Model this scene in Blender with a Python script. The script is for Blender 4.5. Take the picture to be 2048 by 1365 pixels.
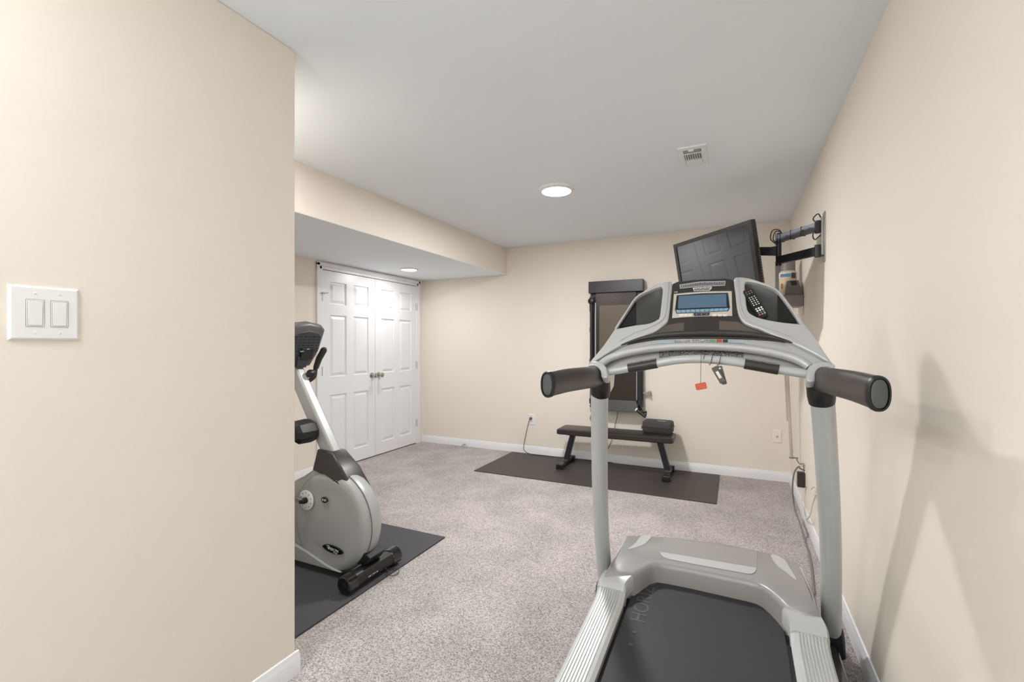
import bpy, math, random
from mathutils import Vector, Matrix
from math import sin, cos, pi, radians
random.seed(7)
for o in list(bpy.data.objects): bpy.data.objects.remove(o)
SC = bpy.context.scene; COL = SC.collection
# ------------------------------------------------------------------ camera
FPX, HOR, CAMH = 930.0, 687.0, 1.30
YAW = math.atan2(446.0, FPX)
FW = Vector((-sin(YAW), cos(YAW), 0)); RT = Vector((cos(YAW), sin(YAW), 0))
cam = bpy.data.cameras.new('camera'); co = bpy.data.objects.new('camera', cam); COL.objects.link(co)
co.location = (0, 0, CAMH); co.rotation_euler = (pi/2, 0, YAW)
cam.lens = 36*FPX/2048; cam.sensor_width = 36; cam.shift_y = (HOR-682.5)/2048; cam.clip_start = .02
SC.camera = co
# ------------------------------------------------------------------ world, exposure
w = bpy.data.worlds.new('world'); SC.world = w; w.use_nodes = True
w.node_tree.nodes['Background'].inputs[0].default_value = (.8, .85, .9, 1)
w.node_tree.nodes['Background'].inputs[1].default_value = 0.3
SC.view_settings.view_transform = 'Standard'; SC.view_settings.look = 'None'
SC.view_settings.gamma = 1; SC.view_settings.use_curve_mapping = False
SC.view_settings.exposure = 0.78
P_MAIN, P_SOFFIT, P_HALL, P_ALCOVE, P_UP = 25, 4.2, 6, 6, 39
LAMPC = (1.0, .99, .985)
# ------------------------------------------------------------------ room sizes
XR, YB, H = .468, 5.04, 2.45
XL, XS, HS = -3.73, -2.49, 2.13       # closet wall, soffit face, soffit height
XP, YP, YREAR = -1.56, 1.28, -3.0     # partition face, partition end, wall behind the camera

def ray(px, py):
    return FW + RT*((px-1024)/FPX) + Vector((0, 0, (HOR-py)/FPX))
def P(px, py, X=None, Y=None, Z=None):
    """point of the room seen at a photo pixel, on the plane X, Y or Z = const"""
    d = ray(px, py)
    if X is not None: t = X/d.x
    elif Y is not None: t = Y/d.y
    else: t = (Z-CAMH)/d.z
    return Vector((0, 0, CAMH)) + d*t

# ------------------------------------------------------------------ materials
def lin(c): return tuple(((v/255)/12.92 if v/255 <= .04045 else ((v/255+.055)/1.055)**2.4) for v in c)
def mat(name, c, rough=.5, metal=0, vary=.06, vs=30, bump=0, bs=200, coat=0, emit=None, es=0, alpha=1, trans=0, spec=.5, vector=(1,1,1)):
    m = bpy.data.materials.new(name); m.use_nodes = True; nt = m.node_tree; b = nt.nodes['Principled BSDF']
    l = lin(c)
    tc = nt.nodes.new('ShaderNodeTexCoord'); mp = nt.nodes.new('ShaderNodeMapping'); mp.inputs['Scale'].default_value = vector
    nt.links.new(tc.outputs['Object'], mp.inputs[0])
    nz = nt.nodes.new('ShaderNodeTexNoise'); nz.inputs['Scale'].default_value = vs; nz.inputs['Detail'].default_value = 4
    nt.links.new(mp.outputs[0], nz.inputs['Vector'])
    mx = nt.nodes.new('ShaderNodeMix'); mx.data_type = 'RGBA'
    mx.inputs[6].default_value = (*[v*(1-vary) for v in l], 1); mx.inputs[7].default_value = (*[min(1, v*(1+vary)) for v in l], 1)
    nt.links.new(nz.outputs[0], mx.inputs[0]); nt.links.new(mx.outputs[2], b.inputs['Base Color'])
    b.inputs['Roughness'].default_value = rough; b.inputs['Metallic'].default_value = metal
    b.inputs['Specular IOR Level'].default_value = spec
    b.inputs['Coat Weight'].default_value = coat; b.inputs['Coat Roughness'].default_value = .08
    b.inputs['Alpha'].default_value = alpha; b.inputs['Transmission Weight'].default_value = trans
    if emit: b.inputs['Emission Color'].default_value = (*lin(emit), 1); b.inputs['Emission Strength'].default_value = es
    if bump:
        n2 = nt.nodes.new('ShaderNodeTexNoise'); n2.inputs['Scale'].default_value = bs; n2.inputs['Detail'].default_value = 3
        nt.links.new(mp.outputs[0], n2.inputs['Vector'])
        bp = nt.nodes.new('ShaderNodeBump'); bp.inputs['Strength'].default_value = bump; bp.inputs['Distance'].default_value = .002
        nt.links.new(n2.outputs[0], bp.inputs['Height']); nt.links.new(bp.outputs[0], b.inputs['Normal'])
    return m
def carpet():
    m = bpy.data.materials.new('carpet'); m.use_nodes = True; nt = m.node_tree; b = nt.nodes['Principled BSDF']
    tc = nt.nodes.new('ShaderNodeTexCoord')
    a = nt.nodes.new('ShaderNodeTexNoise'); a.inputs['Scale'].default_value = 185; a.inputs['Detail'].default_value = 5; a.inputs['Roughness'].default_value = .75
    s = nt.nodes.new('ShaderNodeTexNoise'); s.inputs['Scale'].default_value = 3.2; s.inputs['Detail'].default_value = 5
    for n in (a, s): nt.links.new(tc.outputs['Object'], n.inputs['Vector'])
    cr = nt.nodes.new('ShaderNodeValToRGB'); e = cr.color_ramp.elements
    e[0].position = .37; e[0].color = (*lin((98, 90, 87)), 1); e[1].position = .62; e[1].color = (*lin((222, 216, 213)), 1)
    k = cr.color_ramp.elements.new(.48); k.color = (*lin((178, 170, 167)), 1)
    nt.links.new(a.outputs[0], cr.inputs[0])
    mr = nt.nodes.new('ShaderNodeMapRange'); mr.inputs[1].default_value = .35; mr.inputs[2].default_value = .65; mr.inputs[3].default_value = .84; mr.inputs[4].default_value = 1.04
    nt.links.new(s.outputs[0], mr.inputs[0])
    v = nt.nodes.new('ShaderNodeVectorMath'); v.operation = 'SCALE'
    nt.links.new(cr.outputs[0], v.inputs[0]); nt.links.new(mr.outputs[0], v.inputs['Scale']); nt.links.new(v.outputs[0], b.inputs['Base Color'])
    b.inputs['Roughness'].default_value = 1; b.inputs['Specular IOR Level'].default_value = .1
    bp = nt.nodes.new('ShaderNodeBump'); bp.inputs['Strength'].default_value = .6; bp.inputs['Distance'].default_value = .006
    nt.links.new(a.outputs[0], bp.inputs['Height']); nt.links.new(bp.outputs[0], b.inputs['Normal'])
    return m
def printed(name, base, ink, sx=90, sy=300):
    """small print that cannot be read: rows of ink dashes on a coloured sticker"""
    m = bpy.data.materials.new(name); m.use_nodes = True; nt = m.node_tree; b = nt.nodes['Principled BSDF']
    tc = nt.nodes.new('ShaderNodeTexCoord'); mp = nt.nodes.new('ShaderNodeMapping'); mp.inputs['Scale'].default_value = (sx, sy, sy)
    n = nt.nodes.new('ShaderNodeTexNoise'); n.inputs['Scale'].default_value = 1; n.inputs['Detail'].default_value = 2
    nt.links.new(tc.outputs['Object'], mp.inputs[0]); nt.links.new(mp.outputs[0], n.inputs['Vector'])
    cr = nt.nodes.new('ShaderNodeValToRGB'); e = cr.color_ramp.elements
    e[0].position = .49; e[0].color = (*lin(ink), 1); e[1].position = .53; e[1].color = (*lin(base), 1)
    nt.links.new(n.outputs[0], cr.inputs[0]); nt.links.new(cr.outputs[0], b.inputs['Base Color']); b.inputs['Roughness'].default_value = .4
    return m
M = dict(
 wall=mat('wall_paint', (237, 229, 218), .75, vary=.012, vs=2, bump=.08, bs=260),
 ceil=mat('ceiling_paint', (240, 246, 250), .85, vary=.01, vs=2, bump=.08, bs=200),
 white=mat('white_gloss_paint', (236, 237, 240), .32, vary=.01, vs=5),
 plate=mat('white_plastic', (238, 238, 238), .35, vary=.01),
 plate_w=mat('almond_plastic', (240, 232, 222), .35, vary=.01),
 carpet=carpet(),
 matg=mat('grey_rubber', (72, 71, 76), .8, vary=.12, vs=400, bump=.3, bs=600),
 matb=mat('black_rubber', (62, 56, 53), .5, vary=.12, vs=25, bump=.5, bs=55, vector=(1, 1, 1)),
 silver=mat('silver_plastic', (192, 193, 195), .3, .15, vary=.02),
 silverd=mat('dark_silver_plastic', (156, 154, 153), .36, .15, vary=.05, vs=500),
 alu=mat('painted_steel_grey', (190, 194, 195), .32, .08, vary=.03, vs=300),
 rail=mat('rail_silver', (186, 188, 187), .4, .15, vary=.02),
 bikes=mat('bike_silver', (176, 179, 178), .36, .12, vary=.02, vs=400),
 black=mat('black_plastic', (24, 24, 25), .4, vary=.1),
 blackg=mat('gloss_black', (14, 14, 15), .08, vary=.05, coat=.5),
 pocket=mat('pocket_black', (20, 21, 21), .22, vary=.1),
 pocketg=mat('pocket_grey', (62, 63, 63), .4, vary=.1),
 charcoal=mat('charcoal_plastic', (52, 49, 47), .38, vary=.08, vs=300),
 grip=mat('brown_black_foam', (60, 53, 49), .36, vary=.2, vs=18, bump=.05, bs=300),
 gripend=mat('grip_end_cap', (76, 79, 81), .45, vary=.06),
 bronze=mat('smoked_panel', (104, 96, 88), .3, .3, vary=.03),
 belt=mat('belt_black', (46, 45, 48), .6, vary=.12, vs=700, bump=.25, bs=900),
 belttext=mat('belt_print', (70, 70, 74), .5),
 lcd=mat('lcd_blue', (88, 116, 142), .2, vary=.04, vs=40),
 keyb=mat('key_blue', (130, 174, 202), .35, vary=.08, vs=200),
 bezel=mat('bezel_beige', (206, 199, 188), .4, vary=.02),
 whitep=mat('print_white', (235, 235, 235), .5, vary=.02),
 sticker_b=mat('sticker_blue', (176, 192, 204), .35, vary=.03),
 green=mat('key_green', (120, 170, 135), .35), red=mat('key_red', (205, 92, 74), .35), dark=mat('key_dark', (52, 60, 72), .35),
 warn=printed('warning_print', (168, 168, 168), (60, 60, 60), 260, 420),
 tiny=printed('console_print', (205, 206, 208), (110, 110, 112), 200, 400),
 barcode=printed('base_label_print', (225, 222, 220), (120, 90, 88), 200, 60),
 tvb=mat('tv_black', (30, 26, 25), .3, vary=.05),
 tvs=mat('tv_screen', (24, 24, 31), .03, vary=.02, spec=1.0, coat=.6),
 mirror=mat('smoked_glass', (52, 45, 40), .22, vary=.04, spec=.4),
 mirror_refl=mat('smoked_glass_reflection', (98, 89, 79), .22, vary=.02, spec=.4),
 steel=mat('steel', (170, 170, 168), .3, .9, vary=.04),
 nickel=mat('satin_nickel', (190, 186, 180), .22, 1, vary=.03),
 armb=mat('black_steel', (46, 46, 50), .35, .3, vary=.08, bump=.08, bs=500),
 armg=mat('grey_steel', (96, 98, 108), .4, .3, vary=.06, bump=.1, bs=500),
 vinyl=mat('black_vinyl', (42, 37, 35), .38, vary=.1, vs=60, bump=.1, bs=300),
 case=mat('case_fabric', (66, 63, 63), .75, vary=.15, vs=500, bump=.4, bs=900),
 cord=mat('cord_dark', (56, 50, 48), .5), cordg=mat('cord_grey', (120, 116, 112), .5), cordw=mat('cord_white', (226, 220, 210), .5),
 greyp=mat('grey_plastic', (140, 133, 128), .45, vary=.04), greyd=mat('dark_grey_plastic', (112, 106, 101), .4, vary=.05),
 cream=mat('canister_cream', (224, 212, 176), .45, vary=.02), labelw=mat('canister_white', (228, 226, 224), .45), labelb=mat('canister_blue', (96, 122, 168), .45), labelt=mat('canister_teal', (96, 160, 165), .45), labelp=mat('canister_purple', (76, 54, 92), .45), labelo=mat('canister_orange', (196, 120, 90), .45),
 clear=mat('clear_plastic', (222, 214, 206), .15, vary=.02, trans=.55),
 vent=mat('vent_metal', (236, 240, 242), .5, vary=.01), ventd=mat('duct_dark', (92, 88, 84), .7),
 lamp=mat('lamp_diffuser', (255, 250, 244), .5, emit=(255, 252, 248), es=9),
 orange=mat('safety_orange', (214, 96, 70), .3), clipg=mat('clip_grey', (96, 90, 86), .35),
 screen_off=mat('display_glass', (36, 38, 42), .15), greenglow=mat('sticker_green_glow', (120, 190, 120), .4, emit=(120, 220, 130), es=.05),
 grille=mat('console_vents', (24, 26, 30), .6), consoleg=mat('bike_console_grey', (60, 62, 68), .45, vary=.06, vs=300), consoler=mat('bike_console_rim', (86, 84, 84), .4, vary=.05),
)
# ------------------------------------------------------------------ mesh helpers
class G:
    def __init__(s): s.v = []; s.f = []
    def add(s, v, f):
        k = len(s.v); s.v += [Vector(p) for p in v]; s.f += [tuple(i+k for i in q) for q in f]; return s
    def box(s, a, b):
        a, b = Vector(a), Vector(b)
        x0, x1 = sorted((a.x, b.x)); y0, y1 = sorted((a.y, b.y)); z0, z1 = sorted((a.z, b.z))
        v = [(x0,y0,z0),(x1,y0,z0),(x1,y1,z0),(x0,y1,z0),(x0,y0,z1),(x1,y0,z1),(x1,y1,z1),(x0,y1,z1)]
        return s.add(v, [(0,3,2,1),(4,5,6,7),(0,1,5,4),(1,2,6,5),(2,3,7,6),(3,0,4,7)])
    def bar(s, a, b, w, h, up=(0,0,1)):
        """rectangular bar from a to b, w sideways, h along up"""
        a, b = Vector(a), Vector(b); t = (b-a).normalized(); sd = t.cross(Vector(up)).normalized(); u = sd.cross(t)
        v = [p+sd*i*w/2+u*j*h/2 for p in (a, b) for i, j in ((-1,-1),(1,-1),(1,1),(-1,1))]
        return s.add(v, [(0,1,2,3),(7,6,5,4),(0,4,5,1),(1,5,6,2),(2,6,7,3),(3,7,4,0)])
    def tube(s, path, r, n=14, up=(0,0,1), e=2.0, caps=True):
        """swept (super)ellipse; r: number, (side, up) or a list of those"""
        path = [Vector(p) for p in path]; m = len(path)
        rs = r if isinstance(r, list) else [r]*m
        rs = [(q, q) if not isinstance(q, tuple) else q for q in rs]
        v = []; prev = None
        for i, p in enumerate(path):
            t = (path[min(i+1, m-1)]-path[max(i-1, 0)])
            t = t.normalized() if t.length > 1e-9 else Vector((0,0,1))
            ref = Vector(up) if prev is None else prev
            sd = t.cross(ref)
            if sd.length < 1e-3: sd = t.cross(Vector((1, 0, 0)) if abs(t.x) < .9 else Vector((0,1,0)))
            sd.normalize(); u = sd.cross(t).normalized(); prev = u
            for k in range(n):
                a = 2*pi*k/n; c, q = cos(a), sin(a)
                c = math.copysign(abs(c)**(2/e), c); q = math.copysign(abs(q)**(2/e), q)
                v.append(p+sd*c*rs[i][0]+u*q*rs[i][1])
        f = [(i*n+k, i*n+(k+1)%n, (i+1)*n+(k+1)%n, (i+1)*n+k) for i in range(m-1) for k in range(n)]
        if caps: f += [tuple(range(n))[::-1], tuple((m-1)*n+k for k in range(n))]
        return s.add(v, f)
    def cyl(s, a, b, r, n=24, r2=None): return s.tube([a, b], [(r, r), ((r2 if r2 is not None else r),)*2], n=n)
    def lathe(s, o, axis, prof, n=32):
        """profile [(radius, height along axis)] turned round an axis through o"""
        o = Vector(o); ax = Vector(axis).normalized(); a = ax.orthogonal().normalized(); b = ax.cross(a)
        v = [o+ax*h+(a*cos(2*pi*k/n)+b*sin(2*pi*k/n))*max(r, 1e-5) for r, h in prof for k in range(n)]
        m = len(prof)
        f = [(i*n+k, i*n+(k+1)%n, (i+1)*n+(k+1)%n, (i+1)*n+k) for i in range(m-1) for k in range(n)]
        f += [tuple(range(n))[::-1], tuple((m-1)*n+k for k in range(n))]
        return s.add(v, f)
    def prism(s, pts, d):
        """extrude a polygon by vector d"""
        n = len(pts); v = [Vector(p) for p in pts]+[Vector(p)+Vector(d) for p in pts]
        return s.add(v, [tuple(range(n))[::-1], tuple(range(n, 2*n))]+[(i, (i+1)%n, n+(i+1)%n, n+i) for i in range(n)])
    def loft(s, loops, cap0=True, cap1=True):
        n = len(loops[0]); v = [p for l in loops for p in l]
        f = [(i*n+k, i*n+(k+1)%n, (i+1)*n+(k+1)%n, (i+1)*n+k) for i in range(len(loops)-1) for k in range(n)]
        if cap0: f.append(tuple(range(n))[::-1])
        if cap1: f.append(tuple((len(loops)-1)*n+k for k in range(n)))
        return s.add(v, f)
def smooth(pts, k=6, closed=False):
    pts = [Vector(p) for p in pts]; n = len(pts); out = []
    for i in range(n if closed else n-1):
        g = (lambda j: pts[j % n]) if closed else (lambda j: pts[max(0, min(n-1, j))])
        a, b, c, d = g(i-1), g(i), g(i+1), g(i+2)
        for q in range(k):
            t = q/k
            out.append(.5*((2*b)+(c-a)*t+(2*a-5*b+4*c-d)*t*t+(3*b-a-3*c+d)*t**3))
    if not closed: out.append(pts[-1])
    return out
ORG = {}
def finish(me, m, sm=35):
    if m: me.materials.append(m)
    import bmesh
    bm = bmesh.new(); bm.from_mesh(me); bmesh.ops.recalc_face_normals(bm, faces=bm.faces); bm.to_mesh(me); bm.free()
    if sm:
        for p in me.polygons: p.use_smooth = True
        me.set_sharp_from_angle(angle=radians(sm))
def obj(name, g, m, parent=None, bevel=0, seg=2, sm=35):
    if parent is not None: org = ORG[parent]
    else:
        xs = [p.x for p in g.v]; ys = [p.y for p in g.v]; zs = [p.z for p in g.v]
        org = Vector(((min(xs)+max(xs))/2, (min(ys)+max(ys))/2, min(zs)))
    me = bpy.data.meshes.new(name); me.from_pydata([tuple(p-org) for p in g.v], [], g.f); me.update()
    finish(me, m, sm)
    o = bpy.data.objects.new(name, me); COL.objects.link(o)
    if parent is not None: o.parent = parent
    else: o.location = org
    ORG[o] = org.copy()
    if bevel:
        b = o.modifiers.new('bevel', 'BEVEL'); b.width = bevel; b.segments = seg; b.limit_method = 'ANGLE'; b.angle_limit = radians(40)
    return o
def thing(name, loc, label, cat, group=None):
    o = bpy.data.objects.new(name, None); COL.objects.link(o); o.location = loc; o.empty_display_size = .1
    ORG[o] = Vector(loc); return tag(o, label, cat, group)
def tag(o, label, cat, group=None):
    o['label'] = label; o['category'] = cat
    if group: o['group'] = group
    return o
def struct(name, g, m, parent=None, bevel=0, sm=35):
    o = obj(name, g, m, parent, bevel, sm=sm)
    if parent is None: o['kind'] = 'structure'
    return o
def from_curve(cu, name, mtx, m, parent, sm=35):
    t = bpy.data.objects.new('tmp', cu); COL.objects.link(t)
    bpy.context.view_layer.update(); dg = bpy.context.evaluated_depsgraph_get()
    me = bpy.data.meshes.new_from_object(t.evaluated_get(dg)); bpy.data.objects.remove(t)
    me.name = name
    off = Matrix.Translation(-ORG[parent]); me.transform(off @ mtx); me.materials.clear()
    if m: me.materials.append(m)
    if sm:
        for p in me.polygons: p.use_smooth = True
        me.set_sharp_from_angle(angle=radians(sm))
    o = bpy.data.objects.new(name, me); COL.objects.link(o); o.parent = parent; ORG[o] = ORG[parent].copy()
    return o
def frame(o, e1, e2):
    e1 = Vector(e1).normalized(); e2 = Vector(e2); e2 = (e2-e1*e2.dot(e1)).normalized(); n = e1.cross(e2)
    m = Matrix((e1, e2, n)).transposed().to_4x4(); m.translation = Vector(o); return m
def plate(name, outline, m, parent, F, thick, bev=0, holes=(), sm=35):
    """flat shape with holes whose FRONT face lies in frame F's plane; it goes back by thick"""
    cu = bpy.data.curves.new('c', 'CURVE'); cu.dimensions = '2D'; cu.fill_mode = 'BOTH'
    inv = F.inverted()
    for L in [outline]+list(holes):
        q = [inv @ Vector(p) for p in L]; sp = cu.splines.new('POLY'); sp.points.add(len(q)-1)
        for i, p in enumerate(q): sp.points[i].co = (p.x, p.y, 0, 1)
        sp.use_cyclic_u = True
    cu.extrude = max(thick/2-bev, .00001); cu.bevel_depth = bev; cu.bevel_resolution = 3 if bev else 0; cu.offset = -bev
    return from_curve(cu, name, F @ Matrix.Translation((0, 0, -thick/2)), m, parent, sm)
def text(name, body, size, F, m, parent, sx=1.0, shear=0, depth=.0006, align='CENTER'):
    cu = bpy.data.curves.new('t', 'FONT'); cu.body = body; cu.size = size; cu.extrude = depth; cu.align_x = align; cu.align_y = 'CENTER'; cu.shear = shear
    return from_curve(cu, name, F @ Matrix.Diagonal((sx, 1, 1, 1)), m, parent, 0)

# ================================================================== THE ROOM
T = .12
struct('floor', G().box((XL-T, YREAR-T, -.1), (XR+T, YB+T, 0)), M['carpet'])
struct('ceiling', G().box((XL-T, YREAR-T, H), (XR+T, YB+T, H+.1)), M['ceil'])
struct('wall_right', G().box((XR, YREAR, 0), (XR+T, YB, H)), M['wall'])
struct('wall_back', G().box((XL-T, YB, 0), (XR+T, YB+T, H)), M['wall'])
struct('wall_rear', G().box((XP-T, YREAR-T, 0), (XR+T, YREAR, H)), M['wall'])
struct('wall_left', G().box((XP-T, YREAR, 0), (XP, YP, H)), M['wall'], bevel=.004)
struct('wall_front', G().box((XL, YP-T, 0), (XP-T, YP, H)), M['wall'])
DY0, DY1, DH = 3.365, 4.905, 2.035
struct('wall_closet', G().box((XL-T, YP-T, 0), (XL, DY0-.02, H)).box((XL-T, DY1+.02, 0), (XL, YB, H)).box((XL-T, DY0-.02, DH+.015), (XL, DY1+.02, H)), M['wall'])
sof = struct('soffit', G().box((XL, YP, HS), (XS, YB, H)), M['wall'])
struct('ceiling_lower', G().box((XL, YP, HS-.004), (XS-.002, YB, HS)), M['ceil'], sof)
BP = [(0,0),(.014,0),(.014,.058),(.011,.066),(.009,.074),(.006,.086),(0,.088)]
def base(name, a, b, nrm):
    a, b, nrm = Vector(a), Vector(b), Vector(nrm)
    return struct(name, G().prism([a+nrm*x+Vector((0,0,z)) for x, z in BP], b-a), M['white'])
base('baseboard_back', (XL, YB, 0), (XR, YB, 0), (0,-1,0))
base('baseboard_right', (XR, YREAR, 0), (XR, YB-.014, 0), (-1,0,0))
base('baseboard_left', (XP, YREAR, 0), (XP, YP+.014, 0), (1,0,0))
base('baseboard_front', (XL, YP, 0), (XP, YP, 0), (0,1,0))
base('baseboard_closet', (XL, YP+.014, 0), (XL, DY0-.1, 0), (1,0,0))
# closet casing: two legs and a head with a stepped profile
def casing_leg(y0, y1):
    g = G(); s = 1 if y1 > y0 else -1
    g.box((XL-T+.01, y0-s*.012, 0), (XL+.012, y0+s*.012, DH+.01))
    g.box((XL, y0, 0), (XL+.013, y0+s*.028, DH+.07)); g.box((XL, y0+s*.028, 0), (XL+.018, y0+s*.064, DH+.07)); return g
tr = struct('trim_1', casing_leg(DY0, DY0-.07), M['white'], bevel=.003)
tr = struct('trim_2', casing_leg(DY1, DY1+.07), M['white'], bevel=.003)
struct('trim_3', G().box((XL, DY0-.064, DH+.008), (XL+.013, DY1+.064, DH+.04)).box((XL, DY0-.064, DH+.04), (XL+.018, DY1+.064, DH+.076)), M['white'], bevel=.003)
struct('trim_4', G().box((XL-T-.005, DY0, 0), (XL-T+.01, DY1, DH+.01)), M['black'])
# six panel closet doors, facing +X
def door(name, y0, y1, knob_y, hinge_y):
    xf = XL+.004; th = .035; g = G(); st = .105; mid = .1
    g.box((xf-th, y0, .012), (xf-.017, y1, DH+.003))
    rails = [(.012, .15), (.77, .955), (1.59, 1.70), (1.93, DH+.003)]
    yc = (y0+y1)/2; ys = [(y0, y0+st), (yc-mid/2, yc+mid/2), (y1-st, y1)]
    for a, b in ys: g.box((xf-.020, a, .012), (xf, b, DH+.003))
    for a, b in rails:
        for c, d in ((y0+st, yc-mid/2), (yc+mid/2, y1-st)): g.box((xf-.020, c, a), (xf, d, b))
    d = struct(name, g, M['white'], bevel=0)
    for c, e in ((y0+st, yc-mid/2), (yc+mid/2, y1-st)):
        for z0, z1 in ((.15, .77), (.955, 1.59), (1.70, 1.93)):
            L = lambda k, x: [Vector((x, c+k, z0+k)), Vector((x, e-k, z0+k)), Vector((x, e-k, z1-k)), Vector((x, c+k, z1-k))]
            obj('panel', G().loft([L(.0, xf-.0005), L(.007, xf-.015), L(.015, xf-.015), L(.040, xf-.002)], False), M['white'], d, sm=0)
    k = obj('door_knob', G().lathe((xf, knob_y, .935), (1,0,0), [(.032,0),(.032,.006),(.02,.010),(.012,.014),(.011,.034),(.020,.040),(.028,.052),(.028,.062),(.018,.070),(.004,.072)]), M['nickel'], d)
    for z in (.27, 1.02, 1.77):
        s = 1 if hinge_y > knob_y else -1
        h = obj('hinge', G().cyl((xf+.006, hinge_y, z-.045), (xf+.006, hinge_y, z+.045), .006, 10).box((xf, hinge_y-s*.001, z-.044), (xf+.002, hinge_y-s*.016, z+.044)), M['nickel'], d)
    return d
d1 = door('door_1', DY0+.004, (DY0+DY1)/2-.002, (DY0+DY1)/2-.055, DY0+.002)
d2 = door('door_2', (DY0+DY1)/2+.002, DY1-.004, (DY0+DY1)/2+.055, DY1-.002)
obj('hinge_stop', G().bar((XL+.02, DY0-.03, 1.80), (XL+.02, DY0+.075, 1.81), .008, .008).cyl((XL+.01, DY0+.0, 1.8), (XL+.03, DY0+.0, 1.8), .007, 10), M['nickel'], d1)

# ================================================================== CEILING LAMPS
def lamp(x, y, z, r, power, label, dome=.018):
    t = thing('ceiling_light', (x, y, z), label, 'light')
    obj('trim_ring', G().lathe((x, y, z), (0,0,-1), [(r, 0), (r, .006), (r*.96, .014), (r*.80, dome+.004), (r*.79, dome+.002)], 48), M['plate'], t)
    obj('diffuser', G().lathe((x, y, z), (0,0,-1), [(r*.795, dome), (r*.78, dome+.006), (r*.6, dome+.009), (.001, dome+.01)], 48), M['lamp'], t)
    L = bpy.data.lights.new('lamp_light', 'AREA'); L.shape = 'DISK'; L.size = r*1.5; L.energy = power; L.color = LAMPC
    lo = bpy.data.objects.new('lamp_light', L); COL.objects.link(lo); lo.parent = t; lo.location = (0, 0, -(dome+.014))
    return t
lamp(-1.198, 3.264, H, .135, P_MAIN, 'round white flush ceiling light, lit, in the middle of the main ceiling')
lamp(-3.274, 4.175, HS-.004, .10, P_SOFFIT, 'small round recessed light, lit, in the lowered ceiling before the closet doors', .004)
lamp(-2.14, 1.45, H, .135, P_ALCOVE, 'added unseen round white ceiling light above the exercise bike, hidden behind the near wall')  # lamp added out of view for brightness, placed from the console's wall shadow
lamp(-1.22, -.2, H, .135, P_HALL, 'added unseen round white ceiling light behind the camera, nearer of the two in the hall')  # added hall lamp, unseen, for brightness; placed from the handle's wall shadow
lamp(-.55, -1.9, H, .135, P_HALL*.5, 'added unseen round white ceiling light at the far end of the hall behind the camera')  # second hall lamp, also added out of view to brighten the room

def uplighter(x, y, zt, power, label):  # invented fixture, never in view: bounces extra light off the ceiling
    t = thing('fill_uplighter', (x, y, 0), label, 'lamp')
    obj('base', G().lathe((x, y, 0), (0,0,1), [(.13,0),(.13,.015),(.03,.03),(.012,.035)], 32), M['plate'], t)
    obj('pole', G().cyl((x, y, .03), (x, y, zt-.1), .011, 12), M['plate'], t)
    obj('shade', G().loft([[Vector((x+r_*cos(2*pi*k/32), y+r_*sin(2*pi*k/32), zt+z_)) for k in range(32)] for r_, z_ in ((.03,-.12),(.10,-.08),(.15,0),(.145,0),(.095,-.07),(.03,-.105))], True, True), M['plate'], t)
    L = bpy.data.lights.new('lamp_light', 'AREA'); L.shape = 'DISK'; L.size = .2; L.energy = power; L.color = (.93, .97, 1.0)
    lo_ = bpy.data.objects.new('lamp_light', L); COL.objects.link(lo_); lo_.parent = t; lo_.location = (0, 0, zt-.015); lo_.rotation_euler = (pi, 0, 0)
uplighter(-1.1, -1.35, 1.75, P_UP, 'added unseen white fill lamp aimed at the ceiling in the hall behind the camera')

# ================================================================== CEILING VENT
vt = thing('ceiling_vent', (-.23, 3.05, H), 'small square white metal air vent on the ceiling above the treadmill', 'vent')
x0, x1, y0, y1 = -.312, -.148, 2.89, 3.21
def rect(a, b, c, d, z): return [Vector((a, c, z)), Vector((b, c, z)), Vector((b, d, z)), Vector((a, d, z))]
g = G().loft([rect(x0, x1, y0, y1, H), rect(x0+.004, x1-.004, y0+.004, y1-.004, H-.008), rect(x0+.032, x1-.032, y0+.04, y1-.04, H-.008), rect(x0+.032, x1-.032, y0+.04, y1-.04, H-.001)], False, False)
obj('frame', g, M['vent'], vt, sm=0)
obj('duct_opening', G().box((x0+.03, y0+.035, H-.0015), (x1-.03, y1-.035, H-.0005)), M['ventd'], vt)
obj('damper_plate', G().bar((x0+.035, y0+.068, H-.004), (x1-.035, y0+.068, H-.004), .055, .002), M['silverd'], vt)
obj('damper_lever', G().box((-.25, y0+.035, H-.016), (-.22, y0+.05, H-.004)), M['vent'], vt, bevel=.002)
for a_ in (.098, .205): obj('cross_bar', G().box((x0+.03, y0+a_, H-.010), (x1-.03, y0+a_+.006, H-.002)), M['vent'], vt)
for i in range(8):
    x = x0+.037+i*.0128
    obj('fin', G().add([(x,y0+.104,H-.010),(x+.002,y0+.104,H-.010),(x+.006,y0+.104,H-.002),(x+.004,y0+.104,H-.002),(x,y0+.205,H-.010),(x+.002,y0+.205,H-.010),(x+.006,y0+.205,H-.002),(x+.004,y0+.205,H-.002)],[(0,1,2,3),(7,6,5,4),(0,4,5,1),(1,5,6,2),(2,6,7,3),(3,7,4,0)]), M['vent'], vt)
obj('deflector', G().box((x0+.034, y0+.214, H-.009), (x1-.034, y1-.042, H-.004)), M['vent'], vt, bevel=.002)

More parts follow.
